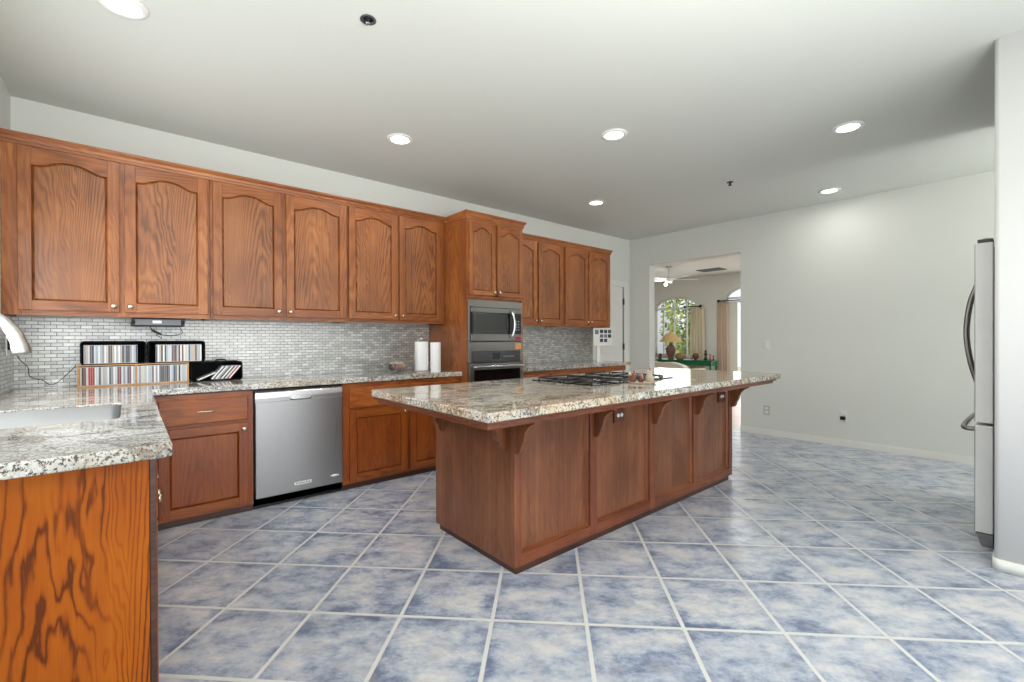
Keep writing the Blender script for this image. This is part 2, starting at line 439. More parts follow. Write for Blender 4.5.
# back wall with the pantry door opening
DX0, DX1, DZ = 5.22, 5.88, 2.03
b = MB()
b.box(-.8, DX0-.02, WY, WY+.12, 0, CEIL, 'wall'); b.box(DX1+.02, 6.3, WY, WY+.12, 0, CEIL, 'wall'); b.box(DX0-.02, DX1+.02, WY, WY+.12, DZ+.02, CEIL, 'wall')
struct(b.build('wall_back'))
# left wall with window over the sink
WY0, WY1, WZ0, WZ1 = 1.75, 3.80, 1.12, 2.15
b = MB()
b.box(LX-.12, LX, FL, WY0, 0, CEIL, 'wall'); b.box(LX-.12, LX, WY1, WY, 0, CEIL, 'wall')
b.box(LX-.12, LX, WY0, WY1, 0, WZ0, 'wall'); b.box(LX-.12, LX, WY0, WY1, WZ1, CEIL, 'wall')
struct(b.build('wall_left'))
b = MB()
for y in (WY0, (WY0+WY1)/2-.02, WY1-.04): b.box(LX-.08, LX-.03, y, y+.04, WZ0, WZ1, 'trim')
b.box(LX-.08, LX-.03, WY0, WY1, WZ0, WZ0+.04, 'trim'); b.box(LX-.08, LX-.03, WY0, WY1, WZ1-.04, WZ1, 'trim')
b.box(LX-.06, LX-.055, WY0+.04, WY1-.04, WZ0+.04, WZ1-.04, 'pane')
struct(b.build('window_1'))

# right wall, very slightly out of square, with the opening into the living room
def rwx(y): return 6.06+(WY-y)*.032
def wall_seg(b, y0, y1, z0, z1, t=.14, m='wall', off=0):
    b.prism([(rwx(y0)+off, y0), (rwx(y1)+off, y1), (rwx(y1)+t+off, y1), (rwx(y0)+t+off, y0)], 'z', z0, z1, m)
OY0, OY1, OZ = 2.585, 3.92, 2.355
b = MB(); wall_seg(b, FL-.1, OY0, 0, CEIL); wall_seg(b, OY1, WY+.1, 0, CEIL); wall_seg(b, OY0, OY1, OZ, CEIL)
struct(b.build('wall_right'))
b = MB()
def base_prof(b, y0, y1):
    wall_seg(b, y0, y1, 0, .06, .012, 'trim', -.012); wall_seg(b, y0, y1, .06, .075, .007, 'trim', -.007)
base_prof(b, FL, OY0); base_prof(b, OY1, WY-.001)
struct(b.build('baseboard_right'))

# stub wall that hides the fridge, bullnose corner
SX, SY = 3.47, .175
def bull(x0, y1, x1, y0, r=.022, n=6):
    pts = [(x0, y0)]
    for i in range(n+1):
        a = PI-(PI/2)*i/n; pts.append((x0+r+r*math.cos(a), y1-r+r*math.sin(a)))
    for i in range(n+1):
        a = PI/2-(PI/2)*i/n; pts.append((x1-r+r*math.cos(a), y1-r+r*math.sin(a)))
    pts.append((x1, y0)); return pts
b = MB(); b.prism(bull(SX, SY, SX+.14, FL), 'z', 0, CEIL, 'wallw', True); struct(b.build('wall_fridge_side'))
b = MB(); b.prism(bull(SX-.008, SY+.008, SX+.148, FL+.0, .03), 'z', 0, .06, 'trim', True); struct(b.build('baseboard_fridge_side'))
b = MB(); b.box(SX+.14, 4.78, -.95, -.83, 0, CEIL, 'wall'); b.box(4.78, 4.90, -.95, .12, 0, CEIL, 'wall'); struct(b.build('wall_alcove'))
b = MB(); b.box(SX+.02, 4.8, FL-.12, FL, 0, CEIL, 'wall'); b.box(6.0, 6.5, FL-.12, FL, 0, CEIL, 'wall'); b.box(4.8, 6.0, FL-.12, FL, 0, .6, 'wall'); b.box(4.8, 6.0, FL-.12, FL, 2.2, CEIL, 'wall'); struct(b.build('wall_nook'))
b = MB()
for x in (4.8, 5.38, 5.95): b.box(x, x+.05, FL-.09, FL-.03, .6, 2.2, 'trim')
b.box(4.8, 6.0, FL-.09, FL-.03, .6, .65, 'trim'); b.box(4.8, 6.0, FL-.09, FL-.03, 2.15, 2.2, 'trim'); b.box(4.85, 5.95, FL-.063, FL-.057, .65, 2.15, 'pane'); struct(b.build('nook_fill_window'))  # unseen window added along with the nook lamp to brighten the right wall

# wall behind the camera: wide patio door opening
b = MB(); b.box(LX-.12, -.35, FL-.12, FL, 0, CEIL, 'wall'); b.box(3.35, SX+.02, FL-.12, FL, 0, CEIL, 'wall'); b.box(-.35, 3.35, FL-.12, FL, 2.35, CEIL, 'wall')
struct(b.build('wall_front'))
b = MB()
for x in (-.35, .875, 2.1, 3.29): b.box(x, x+.06, FL-.09, FL-.03, 0, 2.35, 'trim')
b.box(-.35, 3.35, FL-.09, FL-.03, 2.29, 2.35, 'trim'); b.box(-.35, 3.35, FL-.09, FL-.03, 0, .05, 'trim')
b.box(-.29, 3.29, FL-.063, FL-.057, .05, 2.29, 'pane')
struct(b.build('door_2'))

# backsplash
b = MB(); b.box(LX+.008, 2.438, WY-.008, WY-.0005, CT, 1.372, 'mosaic'); b.box(3.155, 5.19, WY-.008, WY-.0005, CT, 1.372, 'mosaic'); b.box(LX+.0005, LX+.008, WY1+.05, WY-.009, CT, 1.372, 'mosaic_l'); b.box(LX+.0005, LX+.008, 1.72, WY1+.05, CT, WZ0-.01, 'mosaic_l')
tag(b.build('backsplash'), 'shiny steel mosaic tile backsplash behind the counters', 'backsplash')

# pantry door on the back wall
d = empty('door_1', (0, 0, 0), None, None); struct(d)
b = MB()
for x0, x1 in ((DX0-.09, DX0), (DX1+.014, DX1+.10)): b.box(x0, x1, WY-.018, WY+.02, 0, DZ+.0, 'trim', .003)
b.box(DX0-.09, DX1+.10, WY-.018, WY+.02, DZ, DZ+.085, 'trim', .003); b.build('door_frame', d)
b = MB(); b.box(DX0, DX1-.001, WY+.001, WY+.04, .01, DZ-.005, 'trim')
for z0, z1 in ((.18, .85), (1.0, 1.85)):
    b.box(DX0+.1, DX1-.1, WY-.004, WY+.002, z0, z1, 'trim', .002)
b.box(DX1-.0005, DX1+.0135, WY-.002, WY+.04, 0, DZ, 'black')  # black strip stands in for the shade in the hinge-side gap
b.build('door_slab', d)
for z in (.3, 1.1, 1.80):
    b = MB(); b.box(DX1-.014, DX1+.026, WY-.004, WY-.0185+.002, z-.045, z+.045, 'brass'); b.lathe([(.007, -.05), (.007, .05)], (DX1+.006, WY-.02, z), 'brass', 8); b.build('hinge', d)

# ------------------------------------------------------------------ cabinets
def arch_pts(xl, xr, z0, zs, amp, n=16):
    pts = [(xl, z0), (xr, z0)]
    for i in range(n+1):
        u = i/n; x = xr+(xl-xr)*u
        a = min(1, max(0, (abs(u-.5)*2-.12)/.80)); k = .5+.5*math.cos(PI*a)
        pts.append((x, zs+amp*k))
    return pts
def door_geo(x0, x1, z0, z1, y, arch=True, fr='oak', frh='oak_h', pn='panel', st=.058, th=.02, side=None):
    """frame and panel door whose front faces -y, at depth y-th..y"""
    b = MB(); yf = y-th
    amp = .042 if arch else 0
    zb = z0+st; ztop = z1-st-(amp+.006 if arch else 0)
    b.box(x0, x0+st, yf, y, z0, z1, fr, .0025); b.box(x1-st, x1, yf, y, z0, z1, fr, .0025)
    b.box(x0+st, x1-st, yf+.0008, y, z0+.001, zb, frh)
    # top rail
    ap = arch_pts(x0+st, x1-st, zb, ztop, amp)[2:]     # from right to left
    b.prism([(x0+st, z1-.001), (x1-st, z1-.001)]+ap, 'y', yf+.0008, y-.002, frh)
    # panel: bed at the groove, raised field
    o_ = arch_pts(x0+st, x1-st, zb, ztop, amp); g = .003; i1 = arch_pts(x0+st+g, x1-st-g, zb+g, ztop-g, amp); i2 = arch_pts(x0+st+.012, x1-st-.012, zb+.012, ztop-.012, amp)
    ym, yt = yf+.016, yf+.008
    b.loft([[(p[0], yf+.002, p[1]) for p in o_], [(p[0], ym, p[1]) for p in i1], [(p[0], yt, p[1]) for p in i2]], pn, True, False, False)
    vs = [b.bm.verts.new((p[0], yt, p[1])) for p in i2]; b._fin([b.bm.faces.new(vs)], pn)
    vs = [b.bm.verts.new((p[0], y-.001, p[1])) for p in o_]; b._fin([b.bm.faces.new(vs)], pn)
    return b
def knob(x, y, z, parent, name='knob'):
    b = MB(); b.lathe([(.006, 0), (.006, -.010), (.010, -.013), (.0155, -.017), (.0165, -.022), (.013, -.027), (.004, -.029)], (x, y, z), 'knob', 14, 'y'); return b.build(name, parent)
def add_door(x0, x1, z0, z1, y, parent, kx, kz, arch=True, **k):
    o = door_geo(x0, x1, z0, z1, y, arch, **k).build('door', parent); knob(kx, y-.02, kz, o); return o

UZ0, UZ1, UY = 1.376, 2.405, 3.945
CR = [(0, -.014), (-.007, -.014), (-.009, .002), (-.013, .006), (-.016, .022), (-.026, .034), (-.030, .037), (-.030, .051), (.0, .051)]
def upper(x0, x1, doors, label, group, fill0=None):
    e = empty('wall_cabinet', (x0, WY, UZ0), label, 'cabinet', group)
    def L(o): o.location = -Vector(e.location); return o
    b = MB()
    b.box(x0, x0+.018, UY+.02, WY-.009, UZ0, UZ1, 'oak'); b.box(x1-.018, x1, UY+.02, WY-.009, UZ0, UZ1, 'oak')
    b.box(x0+.018, x1-.018, UY+.02, WY-.009, UZ0+.02, UZ0+.038, 'oak'); b.box(x0+.018, x1-.018, UY+.02, WY-.009, UZ1-.02, UZ1, 'oak')
    b.box(x0+.018, x1-.018, WY-.02, WY-.009, UZ0+.038, UZ1-.02, 'oak')
    d0, d1 = doors[0][0], doors[-1][1]
    b.box(x0, d0+.012, UY, UY+.02, UZ0, UZ1, 'oak', .001); b.box(d1-.012, x1, UY, UY+.02, UZ0, UZ1, 'oak', .001)
    for (a0, a1), (b0, b1) in zip(doors, doors[1:]): b.box(a1-.012, b0+.012, UY, UY+.02, UZ0, UZ1, 'oak', .001)
    for (a0, a1) in doors:
        b.box(a0+.012, a1-.012, UY, UY+.02, UZ0, UZ0+.035, 'oak_h'); b.box(a0+.012, a1-.012, UY, UY+.02, UZ1-.05, UZ1, 'oak_h')
    L(b.build('cabinet_body', e))
    mid = (d0+d1)/2
    for (a0, a1) in doors:
        left = (a0+a1)/2 < mid
        L(add_door(a0, a1, UZ0+.030, UZ1-.020, UY-.001, e, a1-.028 if left else a0+.028, UZ0+.068))
    return e
GL = 'arched-door wall cabinets left of the oven tower'; GR = 'arched-door wall cabinets right of the oven tower'
upper(LX+.002, .444, [(-.51, -.055), (-.028, .430)], 'oak two-door arched wall cabinet in the left corner, above the disc racks', GL)
upper(.446, 1.446, [(.462, .925), (.955, 1.436)], 'oak two-door arched wall cabinet above the dishwasher, second from the left corner', GL)
upper(1.448, 2.438, [(1.458, 1.915), (1.937, 2.395)], 'oak two-door arched wall cabinet against the left side of the oven tower', GL)
upper(3.156, 4.186, [(3.28, 3.713), (3.74, 4.165)], 'oak two-door arched wall cabinet against the right side of the oven tower', GR)
upper(4.188, 5.135, [(4.208, 4.648), (4.668, 5.116)], 'oak two-door arched wall cabinet at the end by the white door', GR)
def crown_run(name, path, z, label, group=None):
    """moulding profile swept along a polyline path (outside is to the right of travel)"""
    b = MB(); n = len(path); loops = []
    for i, p in enumerate(path):
        p = Vector(p); dirs = []
        if i > 0: dirs.append((p-Vector(path[i-1])).normalized())
        if i < n-1: dirs.append((Vector(path[i+1])-p).normalized())
        nrm = [Vector((d_.y, -d_.x)) for d_ in dirs]
        if len(nrm) == 2: m_ = (nrm[0]+nrm[1]); m_ = m_/(m_.dot(nrm[0]))
        else: m_ = nrm[0]
        loops.append([(p.x+m_.x*(-c[0]), p.y+m_.y*(-c[0]), z+c[1]) for c in CR])
    b.loft(loops, 'oak_h', True, True, False)
    return tag(b.build(name), label, 'moulding', group)
crown_run('crown_moulding', [(LX+.002, UY), (2.438, UY)], UZ1, 'long oak crown moulding over the left run of wall cabinets')
crown_run('crown_moulding', [(3.16, UY), (5.135, UY), (5.135, WY-.002)], UZ1, 'oak crown moulding over the right run of wall cabinets by the white door')

# oven tower
TX0, TX1, TY = 2.442, 3.15, 3.55
e = empty('oven_tower', (TX0, WY, 0), 'tall oak tower cabinet holding the microwave and wall oven', 'cabinet')
L = lambda o: (setattr(o, 'location', -Vector(e.location)), o)[1]
TT = UZ1
b = MB()
b.box(TX0, TX0+.02, TY+.02, WY-.009, .0, TT, 'oak'); b.box(TX1-.02, TX1, TY+.02, WY-.009, 0, TT, 'oak')
b.box(TX0+.02, TX1-.02, WY-.03, WY-.009, 0, TT, 'oak'); b.box(TX0+.02, TX1-.02, TY+.02, WY-.03, TT-.02, TT, 'oak')
b.box(TX0+.02, TX1-.02, TY+.02, WY-.03, 1.60, 1.618, 'oak'); b.box(TX0+.02, TX1-.02, TY+.02, WY-.03, .42, .44, 'oak')
for x0, x1 in ((TX0, TX0+.022), (TX1-.022, TX1)): b.box(x0, x1, TY, TY+.02, 0, TT, 'oak', .001)
b.box(2.748, 2.822, TY, TY+.02, 1.64, 2.36, 'oak')
b.box(TX0+.022, TX1-.022, TY, TY+.02, 1.618, 1.66, 'oak_h'); b.box(TX0+.022, TX1-.022, TY, TY+.02, 2.33, TT, 'oak_h')
b.box(TX0+.022, TX1-.022, TY, TY+.02, .36, .445, 'oak_h'); b.box(TX0+.022, TX1-.022, TY+.05, TY+.06, 0, .1, 'dark_wood_shade')
L(b.build('cabinet_body', e))
L(add_door(2.462, 2.772, 1.65, 2.35, TY-.001, e, 2.752, 1.685, st=.042)); L(add_door(2.798, 3.132, 1.65, 2.35, TY-.001, e, 2.818, 1.685, st=.042))
b = MB(); b.box(TX0+.02, TX1-.02, TY-.021, TY-.001, .11, .35, 'oak_h', .003); dr = L(b.build('drawer', e))
knob((TX0+TX1)/2, TY-.021, .23, dr)
c = crown_run('crown_moulding', [(TX0, UY-.04), (TX0, TY), (TX1, TY), (TX1, UY-.04)], TT-.012, 'short oak crown moulding around the top of the oven tower')

# microwave
e = empty('microwave', (2.8, TY, 1.2), 'stainless built-in microwave with curved handle above the wall oven', 'microwave')
b = MB()
X0, X1 = 2.448, 3.127
b.box(TX0+.03, TX1-.03, TY+.0, TY+.42, 1.215, 1.585, 'gapdark'); b.box(X0, X1, TY-.016, TY-.001, 1.532, 1.602, 'steel_oven', .003)
b.box(X0, X0+.022, TY-.016, TY-.001, 1.2, 1.532, 'steel_oven', .002); b.box(X1-.022, X1, TY-.016, TY-.001, 1.2, 1.532, 'steel_oven', .002)
b.box(X0+.022, X1-.022, TY-.012, TY-.001, 1.2, 1.532, 'black')
L(b.build('trim_frame', e))
b = MB(); b.box(X0+.026, X1-.026, TY-.030, TY-.013, 1.482, 1.528, 'steel_oven', .003); b.box(X0+.026, X1-.026, TY-.030, TY-.013, 1.204, 1.272, 'steel_oven', .003)
b.box(X0+.026, X1-.026, TY-.029, TY-.013, 1.272, 1.482, 'blackglass')
b.box(X0+.075, 2.90, TY-.0305, TY-.029, 1.30, 1.462, plain('microwave_window', (34, 36, 36), .12, var=0))
dr = L(b.build('door', e))
b = MB(); b.tube(spline([(2.955, TY-.03, 1.50), (2.958, TY-.06, 1.49), (2.975, TY-.075, 1.37), (2.958, TY-.06, 1.25), (2.955, TY-.03, 1.24)]), .012, 'steel_h', 10); b.build('handle', dr)
b = MB(); b.box(3.02, 3.095, TY-.0312, TY-.030, 1.212, 1.245, 'red_sticker'); o = b.build('sticker', dr); o['label'] = 'red sticker'
b = MB(); b.box(2.99, 3.085, TY-.0305, TY-.029, 1.30, 1.46, plain('keypad_glass', (26, 28, 30), .2, var=0)); 
for i in range(4):
    for j in range(3): b.box(3.0+j*.028, 3.018+j*.028, TY-.0312, TY-.0304, 1.31+i*.028, 1.325+i*.028, 'grey')
b.build('keypad', dr)

# wall oven
e = empty('wall_oven', (2.8, TY, .45), 'stainless wall oven with black glass door under the microwave', 'oven')
b = MB(); b.box(TX0+.03, TX1-.03, TY+.0, TY+.5, .46, 1.19, 'gapdark')
b.box(X0, X1, TY-.018, TY-.001, 1.103, 1.197, 'steel_oven', .003); b.box(X0, X0+.034, TY-.018, TY-.001, .995, 1.103, 'steel_oven', .002); b.box(X1-.034, X1, TY-.018, TY-.001, .995, 1.103, 'steel_oven', .002)
L(b.build('oven_body', e))
b = MB(); b.box(X0+.034, X1-.034, TY-.020, TY-.001, 1.0, 1.103, plain('oven_panel_glass', (58, 58, 60), .15, var=0)); b.box(2.73, 2.83, TY-.021, TY-.0195, 1.02, 1.085, 'screen')
for i in range(5): b.box(2.87+i*.03, 2.888+i*.03, TY-.0208, TY-.0195, 1.04, 1.055, 'grey')
L(b.build('control_panel', e))
b = MB(); b.box(X0, X1, TY-.034, TY-.006, .455, .985, 'steel_oven', .004); b.box(X0+.05, X1-.05, TY-.0355, TY-.033, .54, .925, 'blackglass')
dr = L(b.build('door', e))
b = MB(); b.tube(spline([(X0+.05, TY-.034, .955), (X0+.055, TY-.075, .956), (2.8, TY-.085, .956), (X1-.055, TY-.075, .956), (X1-.05, TY-.034, .955)]), .013, 'steel_h', 10); b.build('handle', dr)
b = MB(); b.box(3.03, 3.11, TY-.0188, TY-.0178, 1.12, 1.178, 'orange_sticker'); o = L(b.build('sticker', e)); o['label'] = 'orange sticker'

# base cabinets
BY, BZ = 3.66, .862
def base(x0, x1, doors, label, drawers=True, single_knob=None, body0=None, grp=None):
    e = empty('base_cabinet', (x0, WY, 0), label, 'cabinet', grp)
    L = lambda o: (setattr(o, 'location', -Vector(e.location)), o)[1]
    b = MB(); xb = body0 if body0 is not None else x0
    b.box(x0, x0+.018, BY+.02, WY-.009, .0, BZ, 'oak_base'); b.box(x1-.018, x1, BY+.02, WY-.009, .0, BZ, 'oak_base')
    b.box(x0+.018, x1-.018, BY+.02, WY-.009, .09, .108, 'oak_base'); b.box(x0+.018, x1-.018, WY-.02, WY-.009, .108, BZ, 'oak_base')
    b.box(x0, x1, BY+.0, BY+.02, .045, .075, 'oak_base_h'); b.box(x0+.001, x1-.001, BY+.012, BY+.022, .0, .045, 'dark_wood_shade')
    b.box(x0, x1, BY, BY+.02, .815, BZ, 'oak_base_h')
    xs = [x0]+[v for d_ in doors for v in d_]+[x1]
    b.box(x0, doors[0][0]+.012, BY, BY+.02, .075, .815, 'oak_base'); b.box(doors[-1][1]-.012, x1, BY, BY+.02, .075, .815, 'oak_base')
    for (a0, a1), (b0, b1) in zip(doors, doors[1:]): b.box(a1-.012, b0+.012, BY, BY+.02, .075, .815, 'oak_base')
    for a0, a1 in doors: b.box(a0+.012, a1-.012, BY, BY+.02, .625, .675, 'oak_base_h')
    L(b.build('cabinet_body', e))
    mid = (doors[0][0]+doors[-1][1])/2
    for i, (a0, a1) in enumerate(doors):
        left = (a0+a1)/2 < mid or len(doors) == 1
        L(add_door(a0, a1, .062, .640, BY-.001, e, a1-.028 if left else a0+.028, .598, False, fr='oak_base', frh='oak_base_h', pn='oak_base'))
        b = MB(); b.box(a0, a1, BY-.020, BY-.001, .662, .825, 'oak_base_h', .006); dw = L(b.build('drawer', e))
        b = MB(); xm = (a0+a1)/2; b.tube(spline([(xm-.045, BY-.018, .743), (xm-.043, BY-.034, .743), (xm, BY-.038, .743), (xm+.043, BY-.034, .743), (xm+.045, BY-.018, .743)], 5), .005, 'knob', 8); b.build('pull', dw)
    return e
base(.075, .664, [(.13, .632)], 'warm oak base cabinet with one drawer over one door, left of the dishwasher')
base(1.300, 2.438, [(1.352, 1.868), (1.892, 2.395)], 'warm oak base cabinet between dishwasher and oven tower, half behind island')
base(3.156, 4.14, [(3.19, 3.64), (3.66, 4.11)], 'oak base cabinet right of the oven tower, mostly hidden behind the island')
base(4.142, 5.1, [(4.17, 4.61), (4.63, 5.07)], 'oak base cabinet at the end by the white door, only top rail showing')

# sink run cabinet with end panel facing the camera
e = empty('sink_cabinet', (-.26, 1.75, 0), 'sink base cabinet with bold-grained orange oak end panel, nearest the camera', 'cabinet')
L = lambda o: (setattr(o, 'location', -Vector(e.location)), o)[1]
b = MB(); b.box(LX+.01, .040, 1.75, 1.77, 0, BZ+.0, 'oak_end'); L(b.build('end_panel', e))
b = MB(); b.box(.025, .045, 1.7705, 4.20, .10, BZ, 'oak_base'); b.box(LX+.01, LX+.03, 1.7705, 4.20, 0, BZ, 'oak_base'); b.box(0, .012, 1.7705, 4.2, 0, .1, 'dark_wood_shade')
b.box(LX+.03, .025, 1.7705, 4.2, .10, .12, 'oak_base'); b.box(.0405, .058, 1.758, 1.768, .02, BZ-.001, 'dark_wood_shade', .002)  # dark post stands in for the shaded slot beside the end panel
L(b.build('cabinet_body', e))
for k, (y0, y1) in enumerate(((1.80, 2.28), (2.30, 2.78), (2.80, 3.28))):
    b = MB(); st = .055
    b.box(.0455, .062, y0, y0+st, .12, .64, 'oak_base', .002); b.box(.0455, .062, y1-st, y1, .12, .64, 'oak_base', .002)
    b.box(.0455, .061, y0+st, y1-st, .12, .12+st, 'oak_base_h'); b.box(.0455, .061, y0+st, y1-st, .64-st, .64, 'oak_base_h'); b.box(.0455, .055, y0+st, y1-st, .12+st, .64-st, 'oak_base')
    dd = L(b.build('door', e))
    b = MB(); b.lathe([(.006, 0), (.006, .010), (.0155, .017), (.0165, .022), (.013, .027), (.004, .029)], (.062, y0+.03 if k % 2 else y1-.03, .60), 'knob', 12, 'x'); b.build('knob', dd)
    b = MB(); b.box(.0455, .062, y0, y1, .66, .835, 'oak_base_h', .006); b.box(.0625, .0715, (y0+y1)/2-.045, (y0+y1)/2+.045, .74, .75, 'knob', .002); L(b.build('drawer', e))

# dishwasher
e = empty('dishwasher', (.98, BY, 0), 'stainless dishwasher between the warm oak base cabinets', 'dishwasher')
L = lambda o: (setattr(o, 'location', -Vector(e.location)), o)[1]
b = MB(); b.box(.668, 1.296, BY+.02, WY-.02, .02, .855, 'black'); b.box(.668, 1.296, BY+.02, BY+.04, 0, .1, 'black'); L(b.build('tub_body', e))
b = MB(); x0, x1 = .674, 1.290; yf = BY-.028
b.box(x0, x1, yf, BY+.018, .082, .772, 'steel', .004); b.box(x0, .905, yf, BY+.018, .772, .80, 'steel'); b.box(1.055, x1, yf, BY+.018, .772, .80, 'steel')
b.box(.905, 1.055, yf+.02, BY+.018, .772, .80, 'black')
b.prism([(yf, .80), (BY+.018, .80), (BY+.018, .85), (yf+.014, .85), (yf+.003, .838)], 'x', x0, x1, 'steel_h')
dr = L(b.build('door', e))
b = MB(); b.prism([(.905, .80), (.905, .786), (.925, .778), (1.035, .778), (1.055, .786), (1.055, .80)], 'y', yf-.004, yf+.004, 'steel_h'); b.build('handle_cup', dr)
b = MB(); b.box(.925, 1.055, yf-.003, yf-.0003, .127, .158, 'steel_h', .001); bd = b.build('badge', dr)
b = MB(); b.box(.929, 1.051, yf-.0036, yf-.003, .131, .154, 'white'); b.build('badge_plate', bd)
text_mesh('KitchenAid', .022, 'gapdark', 'badge_lettering', bd, (.99, yf-.0040, .1425), (PI/2, 0, 0), .0003)
b = MB(); b.lathe([(.001, -.0003), (1.0, -.0003), (1.0, -.0012), (.001, -.0012)], (0, 0, 0), 'white', 20, 'y'); bs = b.build('sticker', dr)
bs.data.transform(Matrix.Translation((1.228, yf, .147)) @ Matrix.Diagonal((.034, 1, .010, 1))); bs['label'] = 'small white oval sticker'

# ------------------------------------------------------------------ counters
def slab_with_hole(poly, hole, z0, z1, m, name):
    bm = bmesh.new()
    def ring(pts):
        vs = [bm.verts.new((p[0], p[1], z1)) for p in pts]; return [bm.edges.new((vs[i], vs[(i+1) % len(vs)])) for i in range(len(vs))]
    ed = ring(poly)
    if hole: ed += ring(hole)
    r = bmesh.ops.triangle_fill(bm, use_beauty=True, use_dissolve=False, edges=ed)
    fs = [g for g in r['geom'] if isinstance(g, bmesh.types.BMFace)]
    ex = bmesh.ops.extrude_face_region(bm, geom=fs)
    vs = [g for g in ex['geom'] if isinstance(g, bmesh.types.BMVert)]
    bmesh.ops.translate(bm, verts=vs, vec=(0, 0, z0-z1))
    bmesh.ops.recalc_face_normals(bm, faces=bm.faces)
    me = bpy.data.meshes.new(name); bm.to_mesh(me); bm.free(); me.materials.append(M[m])
    o = bpy.data.objects.new(name, me); COL.objects.link(o)
    bv = o.modifiers.new('edge', 'BEVEL'); bv.width = .006; bv.segments = 3; bv.limit_method = 'ANGLE'; bv.angle_limit = math.radians(50)
    return o
def rrect(x0, x1, y0, y1, r=.05, n=5):
    pts = []
    for cx, cy_, a0 in ((x1-r, y1-r, 0), (x0+r, y1-r, PI/2), (x0+r, y0+r, PI), (x1-r, y0+r, 1.5*PI)):
        for i in range(n+1): a = a0+PI/2*i/n; pts.append((cx+r*math.cos(a), cy_+r*math.sin(a)))
    return pts
CB = .868
hole = rrect(-.50, -.035, 2.37, 2.98)
o = slab_with_hole([(LX+.0085, 1.690), (.078, 1.700), (.095, 1.715), (.095, 3.63), (2.440, 3.63), (2.440, WY-.0085), (LX+.0085, WY-.0085)], hole, CB, CT, 'granite', 'countertop')
tag(o, 'L-shaped polished grey granite countertop around the sink and dishwasher corner', 'countertop')
o = slab_with_hole([(3.152, 3.63), (5.185, 3.63), (5.185, WY-.0085), (3.152, WY-.0085)], None, CB, CT, 'granite', 'countertop')
tag(o, 'short straight granite countertop between the oven tower and white door', 'countertop')
# undermount sink
b = MB(); hr = rrect(-.498, -.037, 2.372, 2.978); hr2 = rrect(-.49, -.045, 2.38, 2.97, .06); hr3 = rrect(-.46, -.075, 2.41, 2.94, .06)
b.loft([[(p[0], p[1], CT-.008) for p in hr], [(p[0], p[1], CB-.15) for p in hr2], [(p[0], p[1], CB-.19) for p in hr3]], 'sink', True, False)
vs = [b.bm.verts.new((p[0], p[1], CB-.19)) for p in hr3]; b._fin([b.bm.faces.new(vs)], 'sink'); b.lathe([(.045, 0), (.045, .003), (.035, .001), (.002, .001)], (-.27, 2.67, CB-.19), 'chrome', 18)
tag(b.build('sink'), 'stainless undermount sink basin set into the grey granite', 'sink')
# faucet
e = empty('faucet', (-.525, 2.66, CT), 'brushed nickel gooseneck pull-down faucet at the left edge', 'faucet')
L = lambda o: (setattr(o, 'location', -Vector(e.location)), o)[1]
b = MB(); b.lathe([(.030, 0), (.030, .006), (.024, .012), (.021, .06), (.018, .10)], (-.535, 2.66, CT), 'chrome', 18); b.lathe([(.0001, .0), (.0001, .0)], (-.535, 2.66, CT), 'chrome', 4) if 0 else None
b.tube(spline([(-.535, 2.66, CT+.09), (-.535, 2.66, 1.22), (-.522, 2.66, 1.305), (-.468, 2.66, 1.352), (-.408, 2.66, 1.325)], 8), .0165, 'chrome', 14); L(b.build('spout', e))
b = MB(); b.tube(spline([(-.413, 2.66, 1.328), (-.378, 2.66, 1.290), (-.349, 2.66, 1.233), (-.333, 2.66, 1.165)], 6), [.0175]*4+[.019]*4+[.022]*3+[.0245]*4+[.027]*4, 'chrome', 16)
L(b.build('spray_head', e))
b = MB(); b.tube([(-.535, 2.645, .975), (-.535, 2.60, .985), (-.53, 2.55, 1.02)], [.008, .007, .006], 'chrome', 10); L(b.build('lever_handle', e))

# ------------------------------------------------------------------ island
IX0, IX1, IY0, IY1 = 1.505, 4.005, 1.765, 2.55
e = empty('kitchen_island', ((IX0+IX1)/2, (IY0+IY1)/2, 0), 'long reddish-brown wood kitchen island with panelled side and corbels', 'island')
L = lambda o: (setattr(o, 'location', -Vector(e.location)), o)[1]
b = MB(); T = .845
b.box(IX0+.012, IX1-.012, IY0+.028, IY1-.012, .035, T, 'island')
b.box(IX0+.012, IX1-.06, IY0+.006, IY1-.03, 0, .035, 'dark_wood_shade')
b.box(IX0, IX0+.012, IY0+.0, IY1, .035, T, 'island', .002)                # end skin, left
b.box(IX1-.012, IX1, IY0+.0, IY1, .035, T, 'island', .002)
stiles = [(IX0+.012, IX0+.052), (2.105, 2.17), (2.735, 2.80), (3.335, 3.39), (IX1-.052, IX1-.012)]
for x0, x1 in stiles: b.box(x0, x1, IY0, IY0+.028, .035, T, 'island_f', .0025)
for (a0, a1), (c0, c1) in zip(stiles, stiles[1:]):
    b.box(a1, c0, IY0+.001, IY0+.028, .035, .095, 'island_h', .0015); b.box(a1, c0, IY0+.001, IY0+.028, .80, T, 'island_h', .001)
    # small panel moulding inside each frame
    b.prism([(IY0+.010, .095), (IY0+.0275, .095), (IY0+.0275, .108)], 'x', a1, c0, 'island_h')
    b.prism([(a1, IY0+.014), (a1, IY0+.0275), (a1+.010, IY0+.0275)], 'z', .095, .80, 'island_f'); b.prism([(c0, IY0+.014), (c0-.010, IY0+.0275), (c0, IY0+.0275)], 'z', .095, .80, 'island_f')
for k in range(5):
    x0 = IX0+.03+k*.485; b.box(x0+.01, x0+.465, IY1-.012, IY1+.006, .10, .78, 'island', .003)
L(b.build('island_body', e))
b = MB(); b.box(1.115, 4.115, 1.475, IY1+.01, T, .868, 'island_h', .004); b.box(1.095, 4.135, 1.455, IY1+.02, .868, .8845, 'island_h', .005)
L(b.build('subtop', e))
